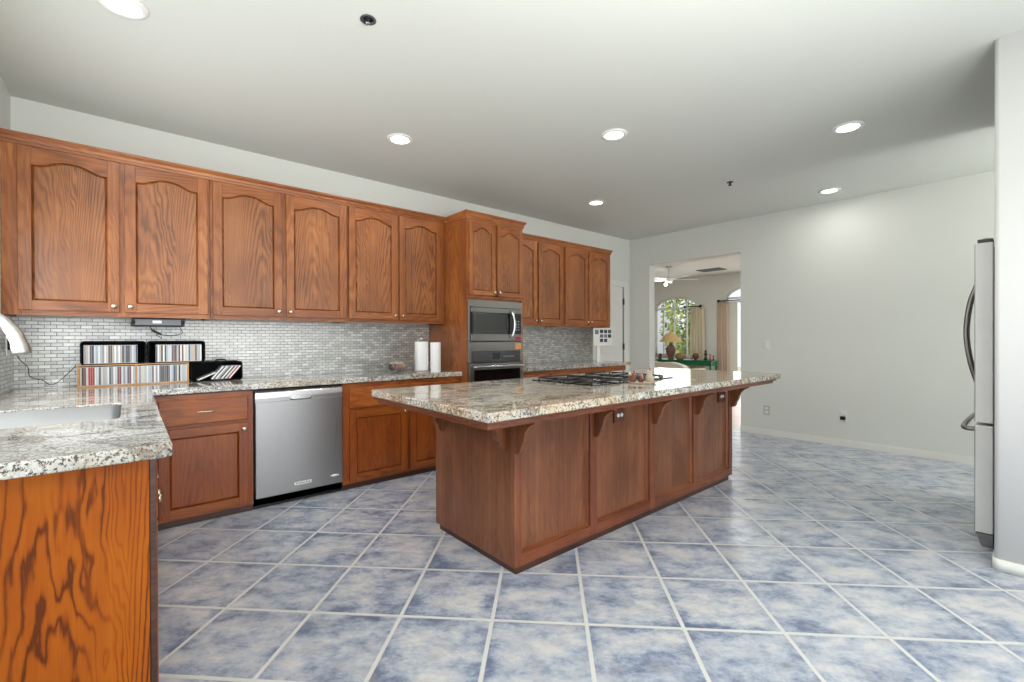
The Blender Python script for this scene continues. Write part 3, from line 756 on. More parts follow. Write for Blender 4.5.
def corbel_pts(d0, dirn, reach=.235, zt=T, h=.225):
    raw = [(0, 0), (1, 0), (1, -.12), (.93, -.20), (.80, -.24), (.66, -.30), (.52, -.42), (.44, -.56), (.42, -.66), (.36, -.74), (.30, -.80), (.27, -.90), (.20, -.98), (.08, -1), (0, -1)]
    return [(d0+dirn*r_*reach, zt+z_*h) for r_, z_ in raw]
for x0, x1 in [(IX0+.004, IX0+.046), (2.138, 2.172), (2.768, 2.802), (3.358, 3.392), (IX1-.040, IX1-.004)]:
    b = MB(); b.prism(corbel_pts(IY0-.0005, -1, .155, T-.0005, .215), 'x', x0, x1, 'island'); L(b.build('corbel', e))
for y0 in (1.83, 2.44):
    b = MB(); b.prism(corbel_pts(IX0-.0005, -1, .145, T-.0005, .20), 'y', y0, y0+.04, 'island'); L(b.build('corbel', e))
    b = MB(); b.prism(corbel_pts(IX1+.0005, 1, .10, T-.0005, .20), 'y', y0, y0+.04, 'island'); L(b.build('corbel', e))
M['outletplate'] = plain('brown_outlet_plate', (96, 54, 38), .4)
for xo in (2.415, 3.845):
    b = MB(); b.box(xo-.055, xo+.055, IY0+.014, IY0+.0275, .68, .765, 'outletplate', .003)
    for q in (-.018, .018): b.lathe([(.0135, 0), (.0135, -.004), (.002, -.005)], (xo+q, IY0+.014, .728), 'white', 12, 'y')
    o = L(b.build('outlet', e)); o['label'] = 'brown outlet with two white sockets'
o = slab_with_hole([(1.080, 1.432), (4.165, 1.432), (4.165, 2.565), (1.080, 2.565)], None, .885, .925, 'granite_i', 'island_countertop')
tag(o, 'cream and brown polished granite slab on top of the kitchen island', 'countertop')

# cooktop
IT = .925
e = empty('cooktop', (2.68, 2.1, IT), 'black glass gas cooktop set in the island granite', 'cooktop')
L = lambda o: (setattr(o, 'location', -Vector(e.location)), o)[1]
b = MB(); b.box(2.20, 3.13, 1.82, 2.38, IT, IT+.006, 'blackglass', .002)
b.box(2.60, 2.72, 1.86, 2.34, IT+.006, IT+.010, 'steel_oven', .001)
for i in range(14): b.box(2.61, 2.71, 1.875+i*.033, 1.888+i*.033, IT+.010, IT+.0115, 'black')
L(b.build('glass_top', e))
for cx in (2.39, 2.90):
    for cy_ in (1.98, 2.24):
        b = MB(); b.lathe([(.055, .0), (.055, .003), (.04, .005), (.034, .007), (.002, .007)], (cx, cy_, IT+.006), 'steel_oven', 18); b.lathe([(.03, .0), (.03, .003), (.002, .004)], (cx, cy_, IT+.0125), 'iron', 16); L(b.build('burner', e))
    b = MB()
    for a in (cx-.15, cx+.15): b.tube([(a, 1.87, IT+.020), (a, 2.35, IT+.020)], .0045, 'iron', 6)
    for a in (1.87, 2.11, 2.35): b.tube([(cx-.15, a, IT+.020), (cx+.15, a, IT+.020)], .0045, 'iron', 6)
    for cy_ in (1.98, 2.24): b.tube([(cx-.15, cy_, IT+.021), (cx-.04, cy_, IT+.021)], .004, 'iron', 6); b.tube([(cx+.04, cy_, IT+.021), (cx+.15, cy_, IT+.021)], .004, 'iron', 6)
    for a in (cx-.15, cx+.15):
        for q in (1.87, 2.11, 2.35): b.tube([(a, q, IT+.006), (a, q, IT+.020)], .0045, 'iron', 6)
    L(b.build('grate', e))
for i in range(4):
    b = MB(); b.lathe([(.019, 0), (.019, .004), (.015, .008), (.014, .018), (.002, .020)], (3.095, 1.90+i*.075, IT+.006), 'steel_h', 14); L(b.build('knob', e))

# figurines on a tray at the front edge of the cooktop
e = empty('ceramic_tray', (2.58, 1.745, IT), 'small cream oval tray under the hen figurines on the island', 'tray')
L = lambda o: (setattr(o, 'location', -Vector(e.location)), o)[1]
M['cream'] = plain('cream_ceramic', (222, 208, 184), .25); M['hen'] = plain('brown_red_ceramic', (122, 78, 64), .3, var=.4); M['henw'] = plain('white_ceramic', (196, 184, 170), .25, var=.25)
b = MB(); b.lathe([(.001, 0), (.8, 0), (1, .012), (1.04, .012), (.85, .0035), (.001, .0035)], (0, 0, 0), 'cream', 28)
tr_ = L(b.build('tray', e)); tr_.data.transform(Matrix.Translation((2.592, 1.728, IT)) @ Matrix.Rotation(math.radians(-40), 4, 'Z') @ Matrix.Diagonal((.098, .072, 1, 1)))
def hen(x, y, z, s, rz, col, label):
    e = empty('hen_figurine', (x, y, z), label, 'figurine', None); e.rotation_euler = (0, 0, rz)
    b = MB(); prof = [(-.05, .052, .006), (-.042, .044, .017), (-.02, .030, .027), (.005, .027, .029), (.024, .038, .022), (.030, .056, .013), (.034, .070, .011), (.040, .078, .008)]
    b.lathe([(.020*s, 0), (.017*s, .004*s), (.010*s, .012*s)], (0, 0, 0), col, 12)
    b.tube([(p[0]*s, 0, p[1]*s) for p in prof], [p[2]*s for p in prof], col, 12); o = b.build('body', e)
    b = MB(); b.tube([(-.045*s, 0, .045*s), (-.058*s, 0, .066*s), (-.062*s, 0, .080*s)], [.014*s, .011*s, .004*s], 'henw', 8); b.build('tail', e)
    b = MB(); b.prism([(.026*s, .076*s), (.034*s, .094*s), (.039*s, .084*s), (.044*s, .092*s), (.048*s, .078*s)], 'y', -.003*s, .003*s, 'red_sticker'); b.prism([(.046*s, .074*s), (.058*s, .070*s), (.046*s, .067*s)], 'y', -.002*s, .002*s, 'orange_sticker'); b.build('comb_and_beak', e)
for k_, (sc_, rz_, m_, lb_) in enumerate(((.95, -2.2, 'hen', 'brown ceramic hen figurine, leftmost on the cream tray'), (.78, -2.7, 'hen', 'small brown ceramic hen in the middle of the cream tray'), (1.15, -2.5, 'henw', 'tall white ceramic hen figurine, rightmost on the cream tray'))):
    hen(2.585+(k_-1)*.0437, 1.734-(k_-1)*.037, IT+.0041, sc_*.92, rz_, m_, lb_)

# ------------------------------------------------------------------ things on the left counter
# compact disc racks
CDH, CDT, CDD = .124, .0096, .137
CDCOL = [(232, 232, 230), (210, 212, 216), (36, 36, 40), (150, 150, 156), (60, 64, 78), (196, 178, 160), (120, 70, 70), (238, 236, 228), (88, 90, 96), (176, 186, 196), (214, 206, 190), (54, 48, 60)]
CDM = [plain('disc_spine_%d' % i, c_, .3) for i, c_ in enumerate(CDCOL)]
CDRED = plain('disc_spine_red', (190, 34, 36), .3)
M['jewel'] = plain('clear_case_plastic', (196, 200, 204), .15)
cdmesh = {}
def cd_proto(mat):
    if mat.name in cdmesh: return cdmesh[mat.name]
    b = MB(); b.box(-CDT/2, CDT/2, .0005, CDD, 0, CDH, 'jewel'); b.box(-CDT/2+.0008, CDT/2-.0008, 0, .001, .003, CDH-.003, mat)
    o = b.build('disc_case'); me = o.data; bpy.data.objects.remove(o); cdmesh[mat.name] = me; return me
def put_cd(x, y, z, mat, label, group, rot=0.0):
    o = bpy.data.objects.new('disc_case', cd_proto(mat)); COL.objects.link(o); o.location = (x, y, z); o.rotation_euler = (0, rot, 0)
    return tag(o, label, 'disc case', group)
def cname(m):
    if m is CDRED: return 'red'
    return ['white', 'pale grey', 'black', 'mid grey', 'dark blue', 'tan', 'dull red', 'off-white', 'dark grey', 'pale blue', 'beige', 'dark purple'][CDM.index(m)]
def rack_cds(x0, x1, y, z, where, group, red=()):
    n = int((x1-x0)/(CDT+.0004)); 
    for i in range(n):
        m = CDRED if i in red else random.choice(CDM)
        put_cd(x0+(i+.5)*(x1-x0)/n, y, z, m, '%s-spined disc case in %s' % (cname(m), where), group+', '+cname(m)+' spines')
RY = 4.085
e = empty('disc_rack', (.03, RY, CT), 'two-bay pine disc rack on the granite against the backsplash', 'disc rack')
L = lambda o: (setattr(o, 'location', -Vector(e.location)), o)[1]
b = MB(); x0, x1 = -.268, .326
b.box(x0, x1, RY, RY+.15, CT, CT+.009, 'pine', .001); b.box(x0, x1, RY, RY+.15, CT+.140, CT+.148, 'pine', .001)
for x in (x0, .0225, x1-.009): b.box(x, x+.009, RY, RY+.15, CT+.009, CT+.140, 'pine')
b.box(x0, x1, RY+.150, RY+.155, CT, CT+.148, 'pine'); L(b.build('rack_body', e))
rack_cds(x0+.010, .0215, RY+.004, CT+.0095, 'the left bay of the pine rack', 'discs in the left pine bay', red=(4, 5, 6))
rack_cds(.0325, x1-.010, RY+.004, CT+.0095, 'the right bay of the pine rack', 'discs in the right pine bay')
M['boxblack'] = plain('matt_black_box', (5, 5, 6), .7, spec=.2)
def black_case(x0, x1, z, name, label, H_=.158):
    e = empty(name, ((x0+x1)/2, RY, z), label, 'disc rack')
    L = lambda o: (setattr(o, 'location', -Vector(e.location)), o)[1]
    b = MB(); t_ = .009
    out = rrect(x0, x1, z, z+H_, .022, 4); inn = rrect(x0+t_, x1-t_, z+t_*.7, z+H_-t_, .006, 4)
    A = [b.bm.verts.new((p[0], RY, p[1])) for p in out]; B = [b.bm.verts.new((p[0], RY, p[1])) for p in inn]
    A2 = [b.bm.verts.new((p[0], RY+.152, p[1])) for p in out]; B2 = [b.bm.verts.new((p[0], RY+.146, p[1])) for p in inn]
    n = len(A); fs = []
    for i in range(n):
        j = (i+1) % n; fs += [b.bm.faces.new([A[i], A[j], B[j], B[i]]), b.bm.faces.new([A[i], A2[i], A2[j], A[j]]), b.bm.faces.new([B[i], B[j], B2[j], B2[i]])]
    fs += [b.bm.faces.new(A2), b.bm.faces.new(B2)]
    b._fin(fs, 'boxblack'); L(b.build('case_shell', e)); return e, L
ZT = CT+.1485
black_case(-.256, .083, ZT, 'disc_case_box', 'black open box of disc cases standing on the left of the pine rack')
rack_cds(-.239, .035, RY+.003, ZT+.0065, 'the left black box on the pine rack', 'discs in the upper left black box')
black_case(.0885, .428, ZT, 'disc_case_box', 'black open box of disc cases standing on the right of the pine rack')
rack_cds(.135, .405, RY+.003, ZT+.0065, 'the right black box on the pine rack', 'discs in the upper right black box')
e, L = black_case(.337, .672, CT, 'disc_case_box', 'black half-empty box with leaning disc cases, standing on the granite beside the pine rack', .147)
b = MB(); b.tube(spline([(.50, RY+.05, CT+.144), (.505, RY+.05, CT+.160), (.56, RY+.05, CT+.160), (.565, RY+.05, CT+.144)], 4), .005, 'black', 6); L(b.build('carry_handle', e))
lean = math.radians(38)
for i in range(10):
    m = [CDM[0], CDM[2], CDM[0], CDM[3], CDM[2], CDM[7], CDM[2], CDM[1], CDRED, CDM[0]][i]
    o = put_cd(.468+i*.0126, RY+.004, CT+.0135, m, '%s-spined disc case leaning inside the black half-empty box' % cname(m), 'leaning discs in the lower black box, '+cname(m)+' spines', lean)
o = put_cd(.381, RY+.004, CT+.0125, CDM[7], 'single fallen disc case lying nearly flat in the half-empty black box', None, math.radians(66))

# under-cabinet radio
e = empty('under_cabinet_radio', (.147, 4.0, 1.33), 'slim grey and black radio hung under the left wall cabinet', 'radio')
L = lambda o: (setattr(o, 'location', -Vector(e.location)), o)[1]
b = MB(); b.box(.002, .296, 3.99, 4.17, 1.318, 1.3755, 'black', .004); b.box(.022, .274, 3.986, 3.992, 1.326, 1.366, 'grey', .002); b.box(.115, .165, 3.984, 3.987, 1.338, 1.358, 'white'); L(b.build('radio_body', e))
for x in (.012, .284): b = MB(); b.lathe([(.010, 0), (.009, -.012), (.002, -.013)], (x, 3.99, 1.345), 'black', 12, 'y'); L(b.build('dial', e))
b = MB(); b.tube(spline([(.27, 4.05, 1.320), (.285, 4.06, 1.27), (.22, 4.07, 1.255), (.14, 4.08, 1.262), (.17, 4.09, 1.235)], 6), .0022, 'black', 6); L(b.build('power_cord', e))
b = MB(); b.tube([(.115, 4.03, 1.290), (.165, 4.03, 1.262)], [.009, .006], 'black', 8); b.tube([(.115, 4.03, 1.290), (.10, 4.03, 1.320)], .003, 'black', 6); L(b.build('stylus', e))

# plug and cable near the faucet
e = empty('plug_adapter', (LX+.02, 4.13, 1.19), 'black plug adapter with thin cable in the corner behind the faucet', 'plug adapter')
L = lambda o: (setattr(o, 'location', -Vector(e.location)), o)[1]
b = MB(); b.box(LX+.0135, LX+.05, 4.02, 4.085, 1.165, 1.235, 'black', .006); L(b.build('adapter_body', e))
b = MB(); b.tube(spline([(LX+.035, 4.05, 1.165), (LX+.05, 4.14, 1.10), (-.505, 4.21, 1.05), (-.497, 4.22, .99), (-.44, 4.22, .962), (-.402, 4.22, .930), (-.355, 4.22, .962), (-.285, 4.238, 1.05)], 7), .0022, 'black', 6); L(b.build('cable', e))
b = MB(); b.box(LX+.0082, LX+.0132, 4.01, 4.10, 1.13, 1.25, 'white', .002); tag(b.build('wall_outlet'), 'white outlet plate on the left splash behind the black adapter', 'outlet')

# bowl with onions
bx, by = 1.905, 3.93
prof = [(.03, 0), (.045, .003), (.09, .035), (.122, .088), (.126, .100), (.122, .100), (.086, .040), (.043, .009), (.002, .008)]
b = MB(); b.lathe(prof, (bx, by, CT), 'bowlglass', 32, caps=True); b.lathe([(.122, .0995), (.1265, .0995), (.1265, .1035), (.122, .1035), (.122, .0995)], (bx, by, CT), 'chrome', 32, caps=False); tag(b.build('glass_bowl'), 'clear glass bowl of onions on the granite near the oven tower', 'bowl')
M['onion'] = plain('onion_skin', (196, 128, 92), .35, var=.25); M['potato'] = plain('potato_skin', (214, 176, 120), .6, var=.2); M['redonion'] = plain('red_onion_skin', (132, 62, 62), .35, var=.3)
for (dx, dy, dz, r_, m, lb, nm) in ((-.047, -.012, .056, .039, 'redonion', 'reddish onion at the left inside the glass bowl', 'onion'), (.004, -.052, .062, .033, 'onion', 'copper-skinned onion at the front of the glass bowl', 'onion'), (.048, .008, .062, .037, 'potato', 'pale yellow potato at the right inside the glass bowl', 'potato'), (-.003, .050, .060, .034, 'onion', 'copper-skinned onion at the back of the glass bowl', 'onion')):
    b = MB(); b.ball((bx+dx, by+dy, CT+dz), r_, m, 16, (1, 1, .92) if nm == 'onion' else (1.1, .95, .9))
    if nm == 'onion': b.tube([(bx+dx, by+dy, CT+dz+r_*.86), (bx+dx+.004, by+dy, CT+dz+r_*.92+.012)], [.006, .002], m, 6)
    tag(b.build(nm), lb, nm)
# paper towels
e = empty('paper_towel_holder', (2.13, 3.82, CT), 'white paper towel roll on a steel upright holder', 'paper towel holder')
L = lambda o: (setattr(o, 'location', -Vector(e.location)), o)[1]
tx, ty = 2.115, 3.84
b = MB(); b.lathe([(.078, 0), (.078, .008), (.07, .012), (.002, .012)], (tx, ty, CT), 'chrome', 28); b.lathe([(.006, .012), (.006, .298), (.016, .304), (.020, .316), (.015, .330), (.002, .338)], (tx, ty, CT), 'chrome', 12); L(b.build('stand', e))
b = MB(); b.lathe([(.018, .018), (.062, .018), (.064, .022), (.064, .286), (.062, .290), (.018, .290), (.018, .018)], (tx, ty, CT), 'paper', 32, caps=False); L(b.build('paper_roll', e))
b = MB(); b.tube([(tx-.082, ty-.02, CT+.008), (tx-.082, ty-.02, CT+.26)], .004, 'chrome', 8); L(b.build('tear_bar', e))
b = MB(); b.lathe([(.02, 0), (.047, 0), (.049, .004), (.049, .278), (.047, .282), (.02, .282), (.02, 0)], (2.224, 3.765, CT), 'paper', 32, caps=False); tag(b.build('paper_towel_roll'), 'spare white paper towel roll standing next to the steel holder', 'paper towel roll')

# photo calendar on a stand
e = empty('photo_calendar', (4.9, 3.98, CT), 'white photo calendar board on a narrow white stand, right counter end', 'calendar')
L = lambda o: (setattr(o, 'location', -Vector(e.location)), o)[1]
b = MB(); cx0, cx1, cyy = 4.79, 5.20, 3.955
b.box(cx0, cx1, cyy, cyy+.008, 1.125, 1.368, 'white', .002); L(b.build('board', e))
b = MB(); ph = [(40, 44, 52), (92, 104, 120), (60, 60, 66), (120, 124, 130), (70, 78, 92)]
PM = [plain('photo_%d' % i, c_, .5, var=.4) for i, c_ in enumerate(ph)]
b.box(4.82, 4.895, cyy-.001, cyy, 1.285, 1.345, PM[3])
k = 0
for r_ in range(3):
    for c_ in range(3):
        if r_ == 2 and c_ == 2: continue
        b.box(4.925+c_*.088, 4.995+c_*.088, cyy-.001, cyy, 1.30-r_*.062, 1.348-r_*.062, PM[(k*2) % 5]); k += 1
L(b.build('photo_prints', e))
b = MB(); b.box(4.87, 4.94, cyy+.009, cyy+.02, CT+.006, 1.30, 'white', .002); b.box(4.83, 4.98, cyy-.03, cyy+.06, CT, CT+.006, 'white', .002); L(b.build('stand', e))

# ------------------------------------------------------------------ ceiling fittings
proto = None
wh = ['nearest the left corner cabinets', 'in front of the left wall cabinets', 'over the kitchen island', 'in front of the far right wall cabinets', 'nearest the refrigerator', 'nearest the bare right wall']
for i, (x, y) in enumerate(LAMPS):
    lb = 'round white recessed ceiling light, the one '+wh[i]
    if proto is None:
        proto = empty('recessed_light', (x, y, CEIL), lb, 'ceiling light', 'recessed kitchen ceiling lights')
        b = MB(); b.lathe([(.070, -.001), (.072, -.009), (.086, -.010), (.098, -.006), (.100, 0), (.070, 0)], (0, 0, 0), 'trim', 32, caps=False); b.build('trim_ring', proto)
        b = MB(); b.lathe([(.001, -.0065), (.045, -.0065), (.070, -.0055), (.070, -.0005), (.001, -.0005)], (0, 0, 0), 'lamp_on', 28); b.build('diffuser', proto)
    else:
        c = dup(proto); c.location = (x, y, CEIL); c['label'] = lb
    l = bpy.data.lights.new('can_light', 'AREA'); l.shape = 'DISK'; l.size = .13; l.energy = CAN_POWER; l.color = (1, .985, .95)
    lo = bpy.data.objects.new('can_light', l); COL.objects.link(lo); lo.location = (x, y, CEIL-.014)
e = empty('fire_sprinkler', (.893, 2.138, CEIL), 'dark recessed round sprinkler fitting on the near ceiling', 'sprinkler')
b = MB(); b.lathe([(.036, 0), (.038, -.004), (.034, -.006), (.022, -.002), (.022, 0)], (0, 0, 0), 'gapdark', 24, caps=False); b.lathe([(.001, -.001), (.022, -.001), (.001, -.0012)], (0, 0, 0), 'black', 20); b.build('escutcheon', e)
b = MB(); b.lathe([(.006, 0), (.006, -.018), (.012, -.020), (.012, -.022), (.001, -.023)], (0, 0, 0), 'chrome', 12); b.tube([(-.01, 0, -.004), (-.012, 0, -.014), (0, 0, -.021)], .002, 'brass', 6); b.tube([(.01, 0, -.004), (.012, 0, -.014), (0, 0, -.021)], .002, 'brass', 6); b.build('nozzle', e)
e = empty('fire_sprinkler', (4.582, 2.038, CEIL), 'small dark pendant sprinkler head on the far ceiling', 'sprinkler')
b = MB(); b.lathe([(.030, 0), (.028, -.005), (.012, -.007), (.001, -.007)], (0, 0, 0), 'gapdark', 20); b.build('escutcheon', e)
b = MB(); b.lathe([(.008, -.006), (.008, -.030), (.018, -.032), (.018, -.035), (.001, -.036)], (0, 0, 0), 'black', 12); b.build('nozzle', e)

# right wall outlets and switch
def wallplate(y, z, name, label, cat, w_=.075, h_=.12, style='switch'):
    x = rwx(y); e = empty(name, (x, y, z), label, cat)
    b = MB(); b.box(-.006, -.0003, -w_/2, w_/2, -h_/2, h_/2, 'trim' if style != 'grey' else plain('almond_plate', (196, 196, 190), .4), .002); b.build('plate', e)
    b = MB()
    if style == 'switch': b.box(-.010, -.006, -.017, .017, -.034, .034, 'white', .002); b.build('rocker', e)
    else:
        for q in (-.024, .024): b.box(-.0085, -.006, -.016, .016, q-.015, q+.015, 'white' if style == 'plug' else 'trim', .001)
        b.build('sockets', e)
    if style == 'plug':
        b = MB(); b.box(-.038, -.0086, -.024, .024, -.045, -.006, 'black', .005); o = b.build('plug', e); o['label'] = 'black plug'
wallplate(2.27, 1.135, 'light_switch', 'white rocker switch on the right wall beside the living room opening', 'light switch')
wallplate(2.27, .315, 'wall_outlet', 'low empty outlet on the right wall, nearer the living room opening', 'outlet', style='grey')
wallplate(1.475, .345, 'wall_outlet', 'low outlet with a black plug on the bare right wall', 'outlet', style='plug')

# ------------------------------------------------------------------ refrigerator
e = empty('refrigerator', (4.25, -.2, 0), 'stainless bottom-freezer refrigerator seen edge-on behind the white stub wall', 'refrigerator')
L = lambda o: (setattr(o, 'location', -Vector(e.location)), o)[1]
FX0, FX1, FYF = 3.80, 4.70, .272
b = MB(); b.box(FX0+.008, FX1-.008, -.62, FYF-.092, .02, 1.762, 'gapdark', .004)
b.box(FX0+.012, FX1-.012, FYF-.092, FYF-.078, .06, 1.745, 'black'); L(b.build('cabinet_body', e))
fm = (FX0+FX1)/2
for k, (x0, x1) in enumerate(((FX0, fm-.003), (fm+.003, FX1))):
    b = MB(); b.box(x0, x1, FYF-.078, FYF-.004, .722, 1.775, 'fridge', .006); b.box(x0+.004, x1-.004, FYF-.006, FYF, .726, 1.771, 'fridge_front', .002); dd = L(b.build('door', e))
    xh = fm-.035 if k == 0 else fm+.035
    b = MB(); b.tube(spline([(xh, FYF-.002, 1.63), (xh, FYF+.020, 1.56), (xh, FYF+.052, 1.44), (xh, FYF+.068, 1.26), (xh, FYF+.052, 1.08), (xh, FYF+.020, .94), (xh, FYF-.002, .88)], 6), .013, 'steel_oven', 10); b.build('handle', dd)
b = MB(); b.box(FX0, FX1, FYF-.078, FYF-.004, .078, .706, 'fridge', .006); b.box(FX0+.004, FX1-.004, FYF-.006, FYF, .082, .702, 'fridge_front', .002); dd = L(b.build('freezer_drawer', e))
b = MB(); b.tube(spline([(FX0+.06, FYF-.002, .675), (FX0+.065, FYF+.04, .675), (FX0+.16, FYF+.056, .675), (fm, FYF+.06, .675), (FX1-.16, FYF+.056, .675), (FX1-.065, FYF+.04, .675), (FX1-.06, FYF-.002, .675)], 6), .014, 'steel_oven', 10); b.build('handle', dd)
b = MB(); b.prism([(FYF-.075, .005), (FYF-.03, .005), (FYF-.006, .072), (FYF-.075, .072)], 'x', FX0+.004, FX1-.004, 'grey'); L(b.build('toe_grille', e))
b = MB(); b.box(FX0+.01, FX0+.09, FYF-.075, FYF-.012, 1.7755, 1.797, 'gapdark', .003); b.lathe([(.012, -.0), (.012, .008), (.002, .009)], (FX0+.04, FYF-.045, 1.797), 'chrome', 12); L(b.build('hinge_cover', e))

# ------------------------------------------------------------------ living room beyond the opening
FXW = 11.0
def arch_wall_piece(b, y0, y1, zs, za, ztop, x0, x1, m, n=20):
    """wall above an arched opening: region between the arch curve and ztop"""
    pts = [(y0, ztop), (y0, zs)]
    for i in range(1, n):
        a = PI-PI*i/n; pts.append(((y0+y1)/2+(y1-y0)/2*math.cos(a), zs+(za-zs)*math.sin(a)))
    pts += [(y1, zs), (y1, ztop)]
    # build as strips to stay clean
    cur = pts[1:-1]
    for p, q in zip(cur, cur[1:]): b.prism([p, q, (q[0], ztop), (p[0], ztop)], 'x', x0, x1, m)
W1 = (5.73, 6.93, .78, 2.03, 2.31); W2 = (2.5, 5.0, 0.02, 2.20, 2.56)
b = MB()
b.box(FXW, FXW+.15, -.2, W2[0], 0, CEIL, 'wall'); b.box(FXW, FXW+.15, W2[1], W1[0], 0, CEIL, 'wall'); b.box(FXW, FXW+.15, W1[1], 8.8, 0, CEIL, 'wall')
b.box(FXW, FXW+.15, W1[0], W1[1], 0, W1[2], 'wall')
arch_wall_piece(b, W1[0], W1[1], W1[3], W1[4], CEIL, FXW, FXW+.15, 'wall'); arch_wall_piece(b, W2[0], W2[1], W2[3], W2[4], CEIL, FXW, FXW+.15, 'wall')
struct(b.build('wall_living_far'))
b = MB(); b.box(6.24, 11.15, 8.7, 8.8, 0, CEIL, 'wall'); b.box(6.24, 11.15, -.2, -.1, 0, CEIL, 'wall'); b.box(6.10, 6.2, WY+.13, 8.75, 0, CEIL, 'wall'); struct(b.build('wall_living_side'))
def window(name, W, muls, bars, door=False):
    b = MB(); y0, y1, z0, zs, za = W; xa, xb = FXW+.05, FXW+.10; r_ = .035
    b.box(xa, xb, y0, y0+r_, z0, zs, 'trim'); b.box(xa, xb, y1-r_, y1, z0, zs, 'trim'); b.box(xa, xb, y0, y1, z0, z0+r_, 'trim'); b.box(xa, xb, y0, y1, zs-.03, zs+.02, 'trim')
    pts = [(FXW+.075, (y0+y1)/2+((y1-y0)/2-.02)*math.cos(PI*i/24), zs+(za-zs-.02)*math.sin(PI*i/24)) for i in range(25)]
    b.tube(pts, .022, 'trim', 6)
    for y in muls:
        h = zs+(za-zs-.02)*math.sqrt(max(0, 1-((y-(y0+y1)/2)/((y1-y0)/2))**2)); b.box(xa+.01, xb-.01, y-.016, y+.016, z0, h, 'trim')
    for z in bars: b.box(xa+.015, xb-.015, y0, y1, z-.007, z+.007, 'trim')
    # pane
    pl_ = [(y0+.01, z0+.01), (y1-.01, z0+.01)]+[((y0+y1)/2+((y1-y0)/2-.015)*math.cos(PI*i/16), zs+(za-zs-.015)*math.sin(PI*i/16)) for i in range(17)]
    b.prism(pl_, 'x', FXW+.073, FXW+.077, 'pane')
    return struct(b.build(name))
window('window_2', W1, [6.03, 6.39, 6.70], [1.65, 1.22]); window('door_3', W2, [3.98], [])
b = MB(); b.box(FXW-.03, FXW+.05, W1[0]-.04, W1[1]+.04, W1[2]-.03, W1[2], 'trim', .003); struct(b.build('trim_1'))

# curtains
M['curtain'] = fabric('tan_curtain', (218, 198, 180)); M['curtain_g'] = fabric('cream_curtain', (226, 216, 190))
def curtain(y0, y1, z0, z1, x, mat, label, folds=5, rodr=None):
    e = empty('curtain', (x, (y0+y1)/2, z0), label, 'curtain', None)
    L = lambda o: (setattr(o, 'location', -Vector(e.location)), o)[1]
    b = MB(); n = folds*8; loops = []
    for z, wsp in ((z0, 1.06), ((z0+z1)/2, 1.0), (z1-.12, .92), (z1, .9)):
        mid = (y0+y1)/2; lp = []
        for i in range(n+1):
            u = i/n; lp.append((x+.035*math.cos(2*PI*folds*u)+.01*math.sin(9*u), mid+(u-.5)*(y1-y0)*wsp, z))
        for i in range(n, -1, -1):
            u = i/n; lp.append((x+.006+.035*math.cos(2*PI*folds*u)+.01*math.sin(9*u), mid+(u-.5)*(y1-y0)*wsp, z))
        loops.append(lp)
    b.loft(loops, mat, True, True, True); L(b.build('drape', e)); return e, L
curtain(5.47, 5.86, .04, 2.014, 10.86, 'curtain_g', 'cream curtain drawn aside right of the arched window, behind the green console')
curtain(4.875, 5.17, .03, 2.105, 10.86, 'curtain', 'tan floor-length curtain at the left of the patio door')
def rod(y0, y1, z, label):
    e = empty('curtain_rod', (10.86, y0, z), label, 'curtain rod'); b = MB()
    b.tube([(0, 0, 0), (0, y1-y0, 0)], .014, 'iron', 8); b.build('pole', e)
    for q in (0, y1-y0):
        b = MB(); b.ball((0, q, 0), .035, 'iron', 12); b.build('finial', e)
    for q in (.09, y1-y0-.09):
        b = MB(); b.box(.0, .139, q-.008, q+.008, -.01, .01, 'iron'); b.build('bracket', e)
rod(5.56, 5.98, 2.035, 'short black curtain rod at the right of the arched living room window'); rod(2.8, 5.11, 2.125, 'black curtain rod over the patio door in the living room')
e = empty('vertical_blind', (10.93, 4.3, 0), 'pale vertical blind hanging in the patio door beside the tan curtain', 'blind')
L = lambda o: (setattr(o, 'location', -Vector(e.location)), o)[1]
M['blind'] = plain('blind_slat', (214, 216, 204), .6)
b = MB(); b.box(10.93, 10.97, 3.1, 4.93, 2.07, 2.11, 'trim'); L(b.build('head_rail', e))
b = MB()
for i in range(3): b.box(10.945, 10.948, 4.70+i*.085, 4.78+i*.085, .05, 2.07, 'blind', 0, .2)
for i in range(16): b.box(10.945, 10.948, 3.12+i*.085, 3.20+i*.085, .05, 2.07, 'blind', 0, .9)
L(b.build('slats', e))

# console table with lamp and ornaments
M['green'] = plain('green_lacquer', (14, 104, 66), .35); M['terracotta'] = plain('brown_pottery', (112, 84, 66), .5, var=.3)
CX0, CX1, CY0, CY1, CZ = 10.35, 10.72, 5.03, 6.50, .700
e = empty('console_table', (10.53, 5.75, 0), 'green lacquered console table under the living room window', 'table')
L = lambda o: (setattr(o, 'location', -Vector(e.location)), o)[1]
b = MB(); b.box(CX0, CX1, CY0, CY1, CZ-.03, CZ, 'green', .004); L(b.build('tabletop', e))
b = MB(); b.box(CX0+.03, CX1-.03, CY0+.04, CY1-.04, CZ-.13, CZ-.03, 'green'); L(b.build('apron', e))
for x in (CX0+.03, CX1-.07):
    for y in (CY0+.03, CY1-.07):
        b = MB(); b.box(x, x+.04, y, y+.04, 0, CZ-.03, 'green', .003); L(b.build('leg', e))
e = empty('table_lamp', (10.5, 6.16, CZ), 'table lamp with brown urn base and straw-coloured shade on green console', 'lamp')
L = lambda o: (setattr(o, 'location', -Vector(e.location)), o)[1]
b = MB(); b.lathe([(.07, 0), (.075, .02), (.06, .04), (.10, .12), (.125, .21), (.12, .28), (.08, .34), (.04, .37), (.045, .39), (.015, .41)], (10.5, 6.16, CZ), 'terracotta', 20); L(b.build('lamp_base', e))
